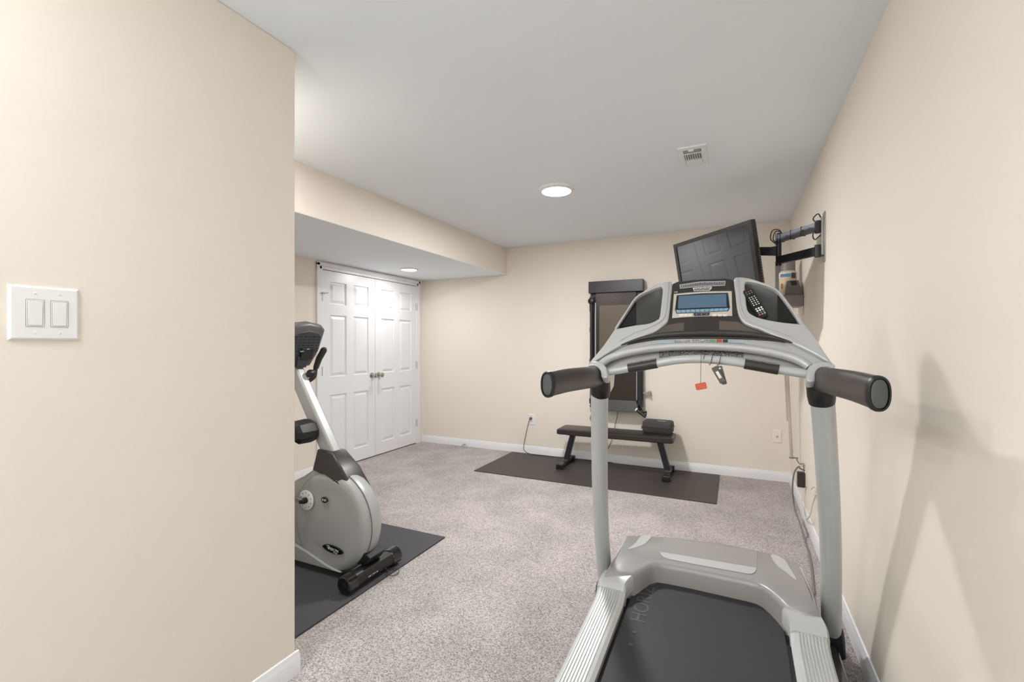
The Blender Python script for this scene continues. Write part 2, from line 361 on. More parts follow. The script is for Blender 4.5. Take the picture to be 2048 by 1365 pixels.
# ================================================================== LIGHT SWITCH
sy0, sy1, sz0, sz1 = .478, .610, 1.308, 1.441
sw = thing('light_switch', (XP, (sy0+sy1)/2, sz0), 'white double rocker light switch plate on the near beige wall', 'light switch')
def yrect(a, b, c, d, x): return [Vector((x, a, c)), Vector((x, b, c)), Vector((x, b, d)), Vector((x, a, d))]
obj('cover_plate', G().loft([yrect(sy0, sy1, sz0, sz1, XP), yrect(sy0, sy1, sz0, sz1, XP+.002), yrect(sy0+.005, sy1-.005, sz0+.005, sz1-.005, XP+.006)]), M['plate'], sw, sm=0)
for cy in (.5245, .5705):
    obj('rocker_frame', G().box((XP+.006, cy-.017, 1.341), (XP+.0066, cy+.017, 1.408)), M['ventd'], sw)
    obj('rocker_surround', G().box((XP+.006, cy-.0163, 1.3417), (XP+.0072, cy+.0163, 1.4073)), M['plate'], sw)
    obj('rocker_gap', G().box((XP+.007, cy-.0138, 1.3437), (XP+.0074, cy+.0138, 1.4053)), M['ventd'], sw)
    obj('rocker', G().add([(XP+.007, cy-.0132, 1.3443), (XP+.007, cy+.0132, 1.3443), (XP+.007, cy+.0132, 1.4047), (XP+.007, cy-.0132, 1.4047), (XP+.0078, cy-.0132, 1.3443), (XP+.0078, cy+.0132, 1.3443), (XP+.0090, cy+.0132, 1.4047), (XP+.0090, cy-.0132, 1.4047)], [(0,1,2,3),(4,5,6,7),(0,1,5,4),(1,2,6,5),(2,3,7,6),(3,0,4,7)]), M['plate'], sw, bevel=.0006)
    for z in (1.325, 1.424): obj('screw', G().lathe((XP+.006, cy, z), (1,0,0), [(.003,0),(.003,.0006),(.001,.0012)], 12), M['plate'], sw)

# ================================================================== MATS
o = obj('exercise_mat', G().box((-3.65, 1.30, 0), (-1.742, 2.60, .011)), M['matg'], bevel=.002); tag(o, 'dark grey rubber mat on the carpet under the exercise bike', 'mat')
o = obj('exercise_mat', G().box((-2.392, 4.09, 0), (-.134, 5.0, .008)), M['matb'], bevel=.002); tag(o, 'long black rubber mat on the carpet under the weight bench', 'mat')

# ================================================================== WEIGHT BENCH
BC = Vector((-1.105, 4.73, .008)); BA = radians(1.2)
def BL(x, y, z): return Vector((BC.x+x*cos(BA)-y*sin(BA), BC.y+x*sin(BA)+y*cos(BA), z))
bn = thing('weight_bench', BC, 'flat black padded weight bench with two slanted legs on the black mat', 'bench')
SW = .155
def bl_rect(hx, hy, z, r=.03, n=5):
    out = []
    for cx, cy, a0 in ((hx-r, hy-r, 0), (-hx+r, hy-r, 90), (-hx+r, -hy+r, 180), (hx-r, -hy+r, 270)):
        for k in range(n+1):
            a = radians(a0+90*k/n); out.append(BL(cx+r*cos(a), cy+r*sin(a), z))
    return out
obj('seat_pad', G().loft([bl_rect(.57, SW-.008, .352), bl_rect(.58, SW, .358), bl_rect(.58, SW, .395), bl_rect(.572, SW-.008, .404), bl_rect(.555, SW-.025, .408)]), M['vinyl'], bn)
obj('seat_frame', G().bar(BL(-.5, 0, .34), BL(.5, 0, .34), .06, .03), M['armb'], bn, bevel=.003)
for s in (-1, 1):
    obj('leg', G().bar(BL(s*.44, -.0, .34), BL(s*.515, -.0, .06), .045, .055, up=(1,0,0)), M['armb'], bn, bevel=.003)
    ft = obj('foot_bar', G().bar(BL(s*.52, -.19, .04), BL(s*.52, .19, .04), .05, .035), M['armb'], bn, bevel=.004)
    for e in (-1, 1): obj('foot_cap', G().bar(BL(s*.52, e*.165, .034), BL(s*.52, e*.225, .034), .075, .052), M['black'], ft, bevel=.006)
    obj('weld_plate', G().bar(BL(s*.52, -.05, .062), BL(s*.52, .05, .062), .06, .006), M['armg'], ft)
# hard case on the bench
cc = P(1314, 868, Z=.408); CA = radians(-2)
def CL(x, y, z): return Vector((cc.x+x*cos(CA)-y*sin(CA), cc.y+.075+x*sin(CA)+y*cos(CA), z))
def c_rect(hx, hy, z, r=.025, n=5):
    out = []
    for cx, cy, a0 in ((hx-r, hy-r, 0), (-hx+r, hy-r, 90), (-hx+r, -hy+r, 180), (hx-r, -hy+r, 270)):
        for k in range(n+1):
            a = radians(a0+90*k/n); out.append(CL(cx+r*cos(a), cy+r*sin(a), z))
    return out
cs = thing('hard_case', CL(0, 0, .408), 'small dark grey zipped hard case on the right end of the bench', 'case')
zb = .409
obj('lower_shell', G().loft([c_rect(.128, .082, zb), c_rect(.138, .09, zb+.01), c_rect(.142, .094, zb+.055)]), M['case'], cs)
obj('zip', G().loft([c_rect(.146, .098, zb+.055), c_rect(.146, .098, zb+.064)]), M['charcoal'], cs)
obj('upper_shell', G().loft([c_rect(.142, .094, zb+.064), c_rect(.138, .09, zb+.108), c_rect(.126, .078, zb+.118), c_rect(.11, .062, zb+.120)]), M['case'], cs)
obj('zip_pull', G().bar(CL(-.148, -.05, zb+.06), CL(-.152, -.055, zb+.03), .008, .003, up=(0,1,0)), M['black'], cs)
obj('logo_strip', G().bar(CL(-.0, -.035, zb+.1208), CL(.08, -.035, zb+.1208), .009, .001), M['plate'], cs)

# ================================================================== WALL PLATES ON THE BACK WALL
def wallplate(name, px0, px1, py0, py1, m, label):
    a = P(px0, py0, Y=YB); b = P(px1, py1, Y=YB); x0, x1, z0, z1 = a.x, b.x, b.z, a.z
    t = thing(name, ((x0+x1)/2, YB, z0), label, 'wall outlet')
    R = lambda k, y: [Vector((x0+k, y, z0+k)), Vector((x1-k, y, z0+k)), Vector((x1-k, y, z1-k)), Vector((x0+k, y, z1-k))]
    obj('cover_plate', G().loft([R(0, YB), R(0, YB-.002), R(.005, YB-.006)]), m, t, sm=0)
    return t, x0, x1, z0, z1
po, x0, x1, z0, z1 = wallplate('power_outlet', 1056.5, 1070.5, 828, 851, M['plate'], 'white power outlet with a dark plug on the back wall left of the bench')
xc = (x0+x1)/2; zc = (z0+z1)/2
for dz in (.02, -.02):
    obj('socket', G().lathe((xc, YB-.006, zc+dz), (0,-1,0), [(.016,0),(.016,.0015),(.001,.0016)], 20), M['plate_w'], po)
    for k in (-.005, .005): obj('slot', G().box((xc+k-.001, YB-.0080, zc+dz-.004), (xc+k+.001, YB-.0070, zc+dz+.004)), M['dark'], po)
jk, jx0, jx1, jz0, jz1 = wallplate('cable_jack', 1545, 1563, 860, 887, M['plate_w'], 'cream cable jack plate on the back wall near the right corner')
obj('jack', G().lathe(((jx0+jx1)/2, YB-.006, (jz0+jz1)/2), (0,-1,0), [(.007,0),(.007,.006),(.003,.007)], 12), M['steel'], jk)
for dz in (.045, -.045): obj('screw', G().lathe(((jx0+jx1)/2, YB-.006, (jz0+jz1)/2+dz), (0,-1,0), [(.003,0),(.001,.001)], 10), M['plate_w'], jk)

# ================================================================== WALL MOUNTED TRAINER (tall screen)
YM = 4.93
def W(px, py, Y=YM): return P(px, py, Y=Y)
fx0, fx1 = W(1179, 700).x, W(1284, 700).x; fz1 = 1.968; fz0 = W(1232, 822).z
tn = thing('wall_trainer', ((fx0+fx1)/2, YB, fz0), 'tall dark wall-mounted cable trainer with smoked screen on the back wall', 'fitness machine')
yb = YB-.02
obj('body', G().box((fx0+.055, 4.955, fz0+.09), (fx1-.055, yb, fz1-.03)), M['charcoal'], tn, bevel=.006)
hz0 = W(1232, 585).z
obj('top_header', G().box((fx0-.008, 4.915, hz0), (fx1+.012, yb, fz1)), M['armb'], tn, bevel=.004)
obj('screen', G().box((fx0+.068, 4.945, fz0+.10), (fx1-.062, 4.955, hz0)), M['mirror'], tn, bevel=.002)
obj('screen_reflection', G().box((fx0+.105, 4.9435, fz0+.62), (fx1-.10, 4.9455, hz0-.135)), M['mirror_refl'], tn)  # lighter inset: the wall's reflection put into the colour of the glass
obj('logo', G().box(((fx0+fx1)/2-.03, 4.9438, hz0-.062), ((fx0+fx1)/2+.03, 4.945, hz0-.057)), M['pocketg'], tn)
for s, xx in ((-1, fx0), (1, fx1)):
    xi = xx-s*.062; a, b = sorted((xx, xi))
    obj('side_rail', G().box((a, 4.965, fz0+.05), (b, yb, hz0)), M['armb'], tn, bevel=.006)
    obj('rail_edge', G().box((xi-s*-.002-.005, 4.950, fz0+.12), (xi-s*-.002+.005, 4.966, hz0-.10)), M['alu'], tn)
    ar = obj('cable_arm', G().tube([(xx-s*.022, 4.93, hz0-.07), (xx-s*.022, 4.93, fz0+.12)], (.017, .017), n=16), M['armb'], tn)
    obj('arm_pivot', G().lathe((xx-s*.022, 4.90, hz0-.085), (0,1,0), [(.022,0),(.034,.008),(.034,.05),(.026,.06)], 24).box((xx-s*.045, 4.93, hz0-.2), (xx+s*.0, 4.96, hz0-.04)), M['black'], ar)
    obj('arm_end', G().lathe((xx-s*.022, 4.93, fz0+.12), (0,0,-1), [(.02,0),(.024,.01),(.024,.05),(.012,.07)], 20), M['black'], ar)
    obj('cable_ball', G().lathe((xx-s*.022, 4.925, fz0+.035), (0,0,1), [(.003,-.02),(.014,-.012),(.018,0),(.014,.012),(.003,.02)], 16), M['black'], ar)
    obj('carabiner', G().tube(smooth([(xx-s*.022+.012*cos(a), 4.925, fz0+.0+.024*sin(a)) for a in [2*pi*k/8 for k in range(9)]], 3), .003, n=6), M['steel'], ar)
    for pz in ((W(1176, 602).z, W(1176, 660).z, W(1176, 722).z) if s < 0 else (W(1298, 788).z,)):
        ln = .02 if s < 0 else .075
        obj('wall_bracket', G().box((xx, 4.985, pz-.014), (xx+s*ln, 5.0, pz+.014)).box((xx+s*(ln-.022), 4.98, pz-.02), (xx+s*ln, YB-.001, pz+.02)), M['steel'], tn, bevel=.002)
obj('bottom_shelf', G().add([(fx0+.03, 4.90, fz0), (fx1-.02, 4.90, fz0), (fx1-.02, yb, fz0), (fx0+.03, yb, fz0), (fx0+.03, 4.94, fz0+.115), (fx1-.06, 4.94, fz0+.115), (fx1-.06, yb, fz0+.115), (fx0+.03, yb, fz0+.115)], [(0,3,2,1),(4,5,6,7),(0,1,5,4),(1,2,6,5),(2,3,7,6),(3,0,4,7)]), M['black'], tn, bevel=.003)
# strap handle hanging at its right, looped strap at its left
a = Vector((fx1-.022, 4.90, fz0+.10)); hp0, hp1 = P(1273, 820, Y=4.86), P(1291, 834, Y=4.84)
hd = thing('strap_handle', a, 'black cable handle with strap hanging at the right of the wall trainer', 'handle')
obj('grip', G().cyl(hp0, hp1, .016, 18), M['black'], hd)
obj('grip_end', G().lathe(hp0, (hp0-hp1), [(.019,-.006),(.019,.006),(.010,.008)], 18), M['plate'], hd)
obj('strap', G().tube(smooth([a, (a+hp0)/2+Vector((-.005, -.01, 0)), hp0+(hp1-hp0)*.12], 5), (.010, .0025), n=8, up=(0,1,0)).tube(smooth([a, a+Vector((.045, -.02, -.09)), hp1+Vector((.008, 0, .05)), hp1], 5), (.010, .0025), n=8, up=(0,1,0)), M['black'], hd)
a = Vector((fx0+.03, 4.92, fz0+.02))
sl = thing('rope_loop', a, 'grey looped cable strap hanging at the left of the wall trainer', 'strap')
obj('loop', G().tube(smooth([a, a+Vector((.012,-.01,-.05)), a+Vector((-.008,-.01,-.09)), a+Vector((-.014,-.01,-.125)), a+Vector((.0,-.01,-.145)), a+Vector((.016,-.01,-.12)), a+Vector((.0,-.01,-.07)), a+Vector((-.012, 0, -.02))], 5), .006, n=8), M['greyd'], sl)
obj('clasp', G().tube(smooth([a+Vector((.010*cos(k*pi/4), -.004, .018+.016*sin(k*pi/4))) for k in range(9)], 3), .003, n=6), M['steel'], sl)

# ================================================================== CORDS
def cord(name, pts, r, m, label, k=8, parent=None):
    o = obj(name, G().tube(smooth(pts, k), r, n=8), m, parent)
    if parent is None: tag(o, label, 'cord')
    return o
pl = P(1062, 837, Y=YB-.03)
pc_ = cord('power_cord', [P(1062, 837, Y=YB-.012), pl, P(1058, 843, Y=4.99), P(1052, 868, Y=4.96), P(1047.5, 893, Y=4.955), P(1050, 903, Y=4.96), P(1063, 909, Z=.014), P(1100, 913, Z=.014), P(1130, 916, Z=.014), P(1180, 921, Z=.014), P(1225, 926, Z=.014)], .0035, M['cord'], 'thin dark power cord from the outlet left of the bench, trailing along the black mat', parent=tn)
o = obj('plug', G().lathe(P(1062, 837, Y=YB-.007), (0,-1,0), [(.015,0),(.017,.012),(.011,.03),(.005,.036)], 16), M['greyd'], pc_)
cord('power_cord', [P(1236, 818, Y=5.0), P(1234, 835, Y=5.0), P(1228, 860, Y=5.01), P(1222, 885, Y=5.01), P(1212, 905, Y=5.0), P(1200, 920, Y=4.99), P(1190, 923.5, Z=.014)], .003, M['cord'], 'thin dark cord hanging from the bottom of the wall trainer behind the bench', parent=tn)

# ================================================================== TELEVISION ON ITS WALL ARM
A = Vector((.089, 3.203, 2.06)); wd = Vector((-.517, .571, 0)).normalized(); TW, TH = .77, .47
bk = Vector((.571, .517, 0)).normalized(); th = radians(10.2)
dn = Vector((0,0,-1))*cos(th)+bk*sin(th); nf = -(wd.cross(dn)).normalized()
if nf.dot(FW) > 0: nf = -nf          # facing the room
def TV(u, v, d): return A+wd*(u*TW)+dn*(v*TH)+nf*d
def tvb(u0, u1, v0, v1, d0, d1):
    v = [TV(u, vv, d) for d in (d0, d1) for u, vv in ((u0, v0), (u1, v0), (u1, v1), (u0, v1))]
    return v, [(0,1,2,3),(4,5,6,7),(0,1,5,4),(1,2,6,5),(2,3,7,6),(3,0,4,7)]
tv = thing('television', TV(.5, 1, 0), 'black flat television tilted down on the wall arm behind the treadmill', 'television')
L = lambda a, b, c, d, e: [TV(a, c, e), TV(b, c, e), TV(b, d, e), TV(a, d, e)]
obj('housing', G().loft([L(0,1,0,1,-.006), L(0,1,0,1,-.03), L(.02,.98,.03,.97,-.05), L(.12,.88,.12,.9,-.085)]), M['tvb'], tv, bevel=.003)
g = G()
for q in ((0,1,0,.055),(0,1,.90,1),(0,.04,.055,.9),(.96,1,.055,.9)): g.add(*tvb(*q, -.008, .004))
obj('bezel', g, M['tvb'], tv)
obj('screen', G().add(*tvb(.038, .962, .053, .902, -.008, -.001)), M['tvs'], tv)
g = G()
for i in range(14): g.add(*tvb(-.004, .0, .40+i*.036, .418+i*.036, -.026, -.020))
obj('side_vents', g, M['greyd'], tv)
# bracket
WP = P(1648, 470, X=XR-.004)
mt = thing('tv_wall_mount', (XR, WP.y, 1.77), 'black two-arm swivel television bracket on the right wall', 'bracket')
obj('wall_plate', G().box((XR-.006, WP.y-.03, 1.772), (XR, WP.y+.03, 2.058)).box((XR-.02, WP.y-.016, 1.81), (XR-.006, WP.y+.016, 2.03)), M['steel'], mt, bevel=.002)
PV = Vector((.254, 3.458, 0)); WJ = Vector((XR-.035, WP.y+.0, 0))
for z, m in ((1.976, M['armg']), (1.836, M['armb'])):
    a = Vector((WJ.x, WJ.y, z)); b = Vector((PV.x, PV.y, z))
    ar = obj('arm', G().bar(a, b, .028, .05), m, mt, bevel=.003)
    obj('hinge', G().cyl(a-Vector((0,0,.036)), a+Vector((0,0,.036)), .016, 18).box((a.x, a.y-.012, z-.032), (XR-.006, a.y+.012, z+.032)), M['armb'], ar)
    sd = (b-a).cross(Vector((0,0,1))).normalized()
    if sd.y > 0: sd = -sd
    for f in (.3, .72): obj('bolt', G().lathe(a.lerp(b, f)+sd*.014, sd, [(.006,0),(.006,.002),(.002,.003)], 12), M['black'], ar)
    if z > 1.9:
        for f in (.35, .62, .9): obj('cable_tie', G().bar(a.lerp(b, f-.008), a.lerp(b, f+.008), .032, .056), M['black'], ar)
obj('pivot_post', G().cyl((PV.x, PV.y, 1.80), (PV.x, PV.y, 2.012), .017, 20), M['armb'], mt)
E = Vector((.235, 3.60, 1.894)); TB = TV(.5, .45, -.085)
obj('second_arm', G().bar((PV.x, PV.y, 1.894), P(1512, 503, Y=3.50), .028, .055), M['armb'], mt, bevel=.003)
hdp = TV(.42, .42, -.10)
obj('tilt_head', G().bar(P(1512, 503, Y=3.50), hdp, .04, .05).bar(TV(.42, .2, -.09), TV(.42, .75, -.09), .12, .012, up=tuple(nf)), M['armb'], mt, bevel=.003)
for q_ in ([(XR-.02, WJ.y, 1.93), (XR-.05, WJ.y-.02, 1.90), (XR-.06, WJ.y-.01, 1.93), (WJ.x-.01, WJ.y-.018, 1.99), (WJ.x-.02, WJ.y+.02, 2.03), (WJ.x, WJ.y-.01, 2.05), (XR-.02, WJ.y, 2.03)],
           [(PV.x+.02, PV.y-.02, 2.0), (PV.x, PV.y-.02, 2.03), (PV.x-.035, PV.y-.01, 2.03), (PV.x-.045, PV.y, 1.98), (PV.x-.01, PV.y-.015, 1.93), (PV.x-.05, PV.y+.01, 1.925), (PV.x-.10, PV.y+.02, 1.922)],
           [(PV.x+.02, PV.y-.02, 2.0), (PV.x+.005, PV.y-.02, 2.018), (PV.x-.02, PV.y-.01, 2.02), (PV.x-.03, PV.y, 1.975), (PV.x-.005, PV.y-.018, 1.94)]):
    obj('cable', G().tube(smooth(q_, 5), .0035, n=6), M['cord'], mt)

# ================================================================== RACK, CANISTER AND CRADLE AT THE RIGHT WALL
YK = 4.12
rk = thing('wall_rack', (XR-.1, YK+.1, 1.58), 'grey plastic wall rack in the far right corner behind the treadmill', 'rack')
sz = P(1590, 590, Y=YK).z
obj('shelf', G().box((P(1566, 600, Y=YK).x, YK-.01, P(1590, 613, Y=YK).z), (XR-.001, YK+.20, sz)), M['greyp'], rk, bevel=.004)
q = P(1550, 524, Y=YK+.2)
obj('end_panel', G().box((q.x, YK+.19, sz-.06), (XR-.05, YK+.205, q.z)), M['greyp'], rk, bevel=.003)
obj('hook_rail', G().box((XR-.012, YK+.0, sz-.15), (XR-.001, YK+.19, sz-.06)), M['plate_w'], rk, bevel=.003)
cn = P(1576, 590, Y=YK+.13); cx, cy = cn.x, cn.y; k0 = sz+.001
zt = P(1576, 541, Y=cy-.06).z; zl = P(1576, 524, Y=cy-.03).z; R = .062
ct = thing('wipes_canister', (cx, cy, k0), 'cream canister with blue label and grey lid on the wall rack', 'canister')
obj('tub', G().lathe((cx, cy, k0), (0,0,1), [(R-.004,0),(R,.006),(R,zt-k0-.012),(R-.010,zt-k0)], 36), M['cream'], ct)
def band(name, z0, z1, m, a0=0, a1=2*pi, rr=R+.001):
    n = 28; v = [(cx+rr*cos(a0+(a1-a0)*i/n), cy+rr*sin(a0+(a1-a0)*i/n), z) for i in range(n+1) for z in (z0, z1)]
    obj(name, G().add(v, [(2*i, 2*i+1, 2*i+3, 2*i+2) for i in range(n)]), m, ct)
band('label_band', zt-.055, zt-.016, M['labelw']); band('label_band', zt-.050, zt-.025, M['labelb'], -2.6, -1.9, R+.0018); band('label_band', zt-.050, zt-.025, M['labelt'], -1.9, -1.35, R+.0018); band('label_band', zt-.062, zt-.020, M['labelp'], -1.3, -.7, R+.0018)
band('label_band', zt-.14, zt-.10, M['labelo'], -2.5, -2.25, R+.0015)
obj('lid', G().lathe((cx, cy, zt-.001), (0,0,1), [(R-.012,0),(R-.012,zl-zt+.02),(R-.016,zl-zt+.026),(.001,zl-zt+.026)], 32), M['greyp'], ct)
# cradle: tapered holder with a cavity
b0, b1 = P(1570, 588, Y=YK), P(1605, 588, Y=YK)
z1 = P(1590, 561, Y=YK+.02).z
def Q(x0, x1, y0, y1, z): return [Vector((x0,y0,z)), Vector((x1,y0,z)), Vector((x1,y1,z)), Vector((x0,y1,z))]
cr = thing('charging_cradle', ((b0.x+b1.x)/2, YK+.04, sz), 'dark grey tapered charging cradle with an empty slot on the wall rack front', 'holder')
kz = sz+.001
obj('cradle_body', G().loft([Q(b0.x, b1.x, YK-.008, YK+.075, kz), Q(b0.x+.014, b1.x-.022, YK+.018, YK+.068, z1), Q(b0.x+.042, b1.x-.034, YK+.026, YK+.062, z1), Q(b0.x+.046, b1.x-.04, YK+.03, YK+.058, z1-.05)]), M['greyd'], cr, bevel=.003)
obj('slot_shade_plate', G().loft([[P(x, y, Y=YK+.012-k) for x, y in ((1580,562),(1593,562),(1595,572),(1584,573))] for k in (0, .003)]), M['black'], cr)  # black plate on the front stands for the shade inside the slot
obj('slot_liner', G().box((b0.x+.052, YK+.032, z1-.049), (b1.x-.045, YK+.056, z1-.045)), M['black'], cr)
# slim clear pole hanging below the rack
pt, pb = P(1572.5, 700, Y=4.29), P(1583, 916, Y=4.29)
po2 = thing('clear_pole', pb, 'slim translucent plastic pole hanging in the far right corner', 'pole')
g = G().cyl(pt, pb, .011, 16)
obj('rod', g, M['clear'], po2)
obj('inner_rod', G().cyl(pt+Vector((-.017, 0, 0)), pt.lerp(pb, .66)+Vector((-.017, 0, 0)), .005, 10), M['clear'], po2)
obj('hanger', G().bar(pt+Vector((.0,0,.0)), Vector((XR-.006, 4.29, pt.z)), .015, .02), M['plate_w'], po2)
obj('end_ring', G().lathe(pb, (0,0,1), [(.011,-.006),(.018,-.004),(.018,.004),(.011,.006)], 16).bar(pb, pb+Vector((.045, .0, .002)), .01, .008), M['greyp'], po2)
# outlet on the right wall, adapter and cords
oy = P(1612, 955, X=XR).y; oz = P(1612, 955, X=XR).z
ow = thing('power_outlet', (XR, oy, oz-.06), 'cream power outlet low on the right wall with a black adapter plugged in', 'wall outlet')
obj('cover_plate', G().box((XR-.005, oy-.036, oz-.058), (XR, oy+.036, oz+.062)), M['plate_w'], ow, bevel=.002)
obj('socket', G().box((XR-.007, oy-.016, oz-.04), (XR-.005, oy+.016, oz+.045)), M['plate'], ow, bevel=.001)
o = obj('power_adapter', G().box((XR-.056, oy-.024, oz-.075), (XR-.0075, oy+.024, oz+.035)), M['charcoal'], bevel=.005); tag(o, 'dark grey block power adapter plugged into the right wall outlet', 'adapter')
c0 = P(1614, 932, X=XR-.02)
cord('thin_cord', [Vector((pb.x+.04, 4.29, pb.z)), P(1594, 921, Y=4.25), P(1600, 929, Y=4.2), Vector((XR-.012, oy+.05, oz+.085)), Vector((XR-.012, oy+.01, oz+.04))], .004, M['greyd'], 'short dark cord from the clear pole down to the right wall outlet')
cord('white_cord', [P(1604, 965, X=XR-.012), P(1603, 1000, X=XR-.02), P(1609, 1035, X=XR-.025), P(1618, 1035, X=XR-.03), P(1625, 1010, X=XR-.02), P(1632, 990, X=XR-.02), P(1637, 980, X=XR-.02), P(1630, 974, X=XR-.02), P(1623, 979, X=XR-.02), P(1626, 988, X=XR-.02), P(1636, 990, X=XR-.03)], .0045, M['cordw'], 'white looping charger cord on the right wall above the baseboard')
o = obj('cable_channel', G().box((XR-.004, P(1606, 800, X=XR).y-.004, .47), (XR, P(1606, 800, X=XR).y+.004, 1.5)), M['wall']); tag(o, 'thin beige cable channel running down the right wall to the outlet', 'cable cover')
o = obj('door_stop', G().lathe(P(930, 889, Y=YB-.014), (0,-1,0), [(.009,0),(.009,.004),(.005,.006),(.005,.05),(.008,.052),(.008,.06),(.004,.062)], 12), M['nickel']); tag(o, 'small metal spring door stop on the back baseboard', 'door stop')

# ================================================================== TREADMILL
CX = -.115
tm = thing('treadmill', (CX, 1.5, 0), 'large silver and black treadmill with curved console beside the right wall', 'treadmill')
cord('power_cord', [Vector((XR-.008, oy, oz+.048)), Vector((XR-.035, oy, oz+.058)), P(1597, 934, Y=oy), P(1588, 948, Y=oy), P(1585, 980, Y=oy-.02), P(1590, 1020, Y=3.95), P(1601, 1050, Y=3.70), P(1609, 1078, Z=.008), P(1617, 1105, Z=.006), P(1623, 1135, Z=.006), P(1628, 1190, Z=.006)], .0055, M['cordg'], 'thick grey power cord looping from the right wall outlet down to the treadmill', parent=tm)
def railz(y): return .22+.067*(y-1.39)
YF, YE = 2.12, .45
# base frame
g = G().box((CX-.43, YE+.1, .03), (CX-.36, 2.45, .10)).box((CX+.36, YE+.1, .03), (CX+.43, 2.45, .10)).box((CX-.43, 2.36, .03), (CX+.43, 2.45, .12)).box((CX-.36, 1.2, .04), (CX+.36, 1.26, .09))
obj('base_frame', g, M['black'], tm, bevel=.006)
for s in (-1, 1):
    obj('side_rail', G().box((CX+s*.40, .75, .035), (CX+(.482 if s > 0 else -.445), 2.40, .10)), M['blackg'], tm, bevel=.008)
    for y in (2.38, YE+.15): obj('foot', G().cyl((CX+s*.395, y, 0), (CX+s*.395, y, .03), .025, 16), M['black'], tm)
# belt and deck
BWd = .30
def slab(x0, x1, y0, y1, dz0, dz1): 
    return [Vector((x, y, railz(y)+d)) for d in (dz0, dz1) for x, y in ((x0, y0), (x1, y0), (x1, y1), (x0, y1))], [(0,1,2,3),(4,5,6,7),(0,1,5,4),(1,2,6,5),(2,3,7,6),(3,0,4,7)]
obj('deck', G().add(*slab(CX-.40, CX+.40, YE+.05, 2.3, -.105, -.042)), M['black'], tm)
be = obj('running_belt', G().add(*slab(CX-.282, CX+.282, YE+.02, 2.29, -.040, -.030)), M['belt'], tm, bevel=.003)
by0 = P(1262, 1215, Z=railz(1.95)-.028)
Fb = frame(Vector((CX-.225, 2.03, railz(2.03)-.0295)), (0, 1, .067), (-1, 0, 0))
text('belt_lettering', 'HORIZON', .085, Fb, M['belttext'], be, 1.0, 0, .0003)
for i in range(2): obj('belt_dot', G().lathe((CX-.225, 1.77-i*.07, railz(1.77-i*.07)-.0296), (0,0,1), [(.008,0),(.008,.0006),(.001,.0007)], 16), M['belttext'], be)
# ribbed foot rails
for s in (-1, 1):
    prof = [(.296, -.05), (.292, -.012), (.304, -.002)]
    x = .316
    for i in range(8): prof += [(x, 0), (x+.0008, .0035), (x+.0036, .0035), (x+.0044, 0)]; x += .0103
    prof += [(.402, -.002), (.410, -.012), (.410, -.085)]
    YR = 1.885
    pts0 = [Vector((CX+s*a, YE, railz(YE)+b)) for a, b in prof]; pts1 = [Vector((CX+s*a, YR, railz(YR)+b)) for a, b in prof]
    pts2 = [Vector((CX+s*a, YR+.045, railz(YR)+.022+b)) for a, b in prof]
    fr = obj('foot_rail', G().loft([pts0, pts1, pts2]), M['rail'], tm, sm=25)
    cap = [(.292, -.06), (.292, -.010), (.300, .0015), (.405, .0015), (.412, -.010), (.412, -.12)]
    secs = []
    for y, z, k in ((YR+.043, railz(YR)+.022, 0), (YR+.065, .296, .0), (YR+.09, .308, -.006), (YR+.115, .313, -.012)):
        secs.append([Vector((CX+s*(a+k*(1 if a > .35 else 1.6)), y, z+b)) for a, b in cap])
    obj('rail_cap', G().loft(secs), M['rail'], fr, sm=40)
# motor hood: outline from the top surface
HZ = .325
def hp(px, py, z=HZ): return P(px, py, Z=z)
back = [hp(1254, 1072), hp(1282.5, 1071.5), hp(1345.6, 1075.5), hp(1445, 1087), hp(1545, 1107.5), hp(1598, 1128)]
side_r = [hp(1624.5, 1183), hp(1637, 1226)]
front = [hp(1611, 1222), hp(1574, 1211), hp(1560, 1196), hp(1545, 1183), hp(1530, 1172), hp(1515, 1165), hp(1495, 1160), hp(1437, 1148), hp(1379, 1136), hp(1330, 1127), hp(1312, 1125), hp(1298, 1127.5), hp(1285, 1134), hp(1266, 1145), hp(1239, 1144), hp(1213, 1143)]
top = back+side_r+front
def shr(pts, k, z):
    c = sum(pts, Vector())/len(pts); out = []
    n = len(pts)
    for i, p in enumerate(pts):
        e1 = (p-pts[i-1]).normalized(); e2 = (pts[(i+1) % n]-p).normalized()
        nn = (Vector((e1.y, -e1.x, 0))+Vector((e2.y, -e2.x, 0))); nn = nn.normalized() if nn.length > 1e-6 else Vector()
        out.append(Vector((p.x-nn.x*k, p.y-nn.y*k, z)))
    return out
sgn = 1
ar2 = sum(top[i].x*top[(i+1) % len(top)].y-top[(i+1) % len(top)].x*top[i].y for i in range(len(top)))
if ar2 < 0: sgn = -1
hood = obj('motor_hood', G().loft([shr(top, -sgn*.012, .10), shr(top, -sgn*.012, .22), shr(top, -sgn*.010, HZ-.022), shr(top, -sgn*.004, HZ-.005), shr(top, sgn*.006, HZ)]), M['silverd'], tm, sm=50)
Fh = frame((CX, 2.2, HZ+.002), (1,0,0), (0,1,0))
plate('hood_accent', smooth([hp(*q) for q in ((1283,1073),(1302,1073),(1297,1082),(1286,1091),(1256,1100),(1270,1088))], 4, True), M['silver'], hood, Fh, .003, .001)
plate('hood_accent', smooth([hp(*q) for q in ((1542,1110),(1567,1119),(1580,1138),(1593,1161),(1573,1146),(1552,1130))], 4, True), M['silver'], hood, Fh, .003, .001)
lid = plate('hood_lid', [hp(*q) for q in ((1327,1076),(1515,1104),(1514,1136),(1508,1147),(1331,1117),(1319,1106))], M['silverd'], hood, Fh, .005, .002)
Fh2 = frame((CX, 2.2, HZ+.004), (1,0,0), (0,1,0))
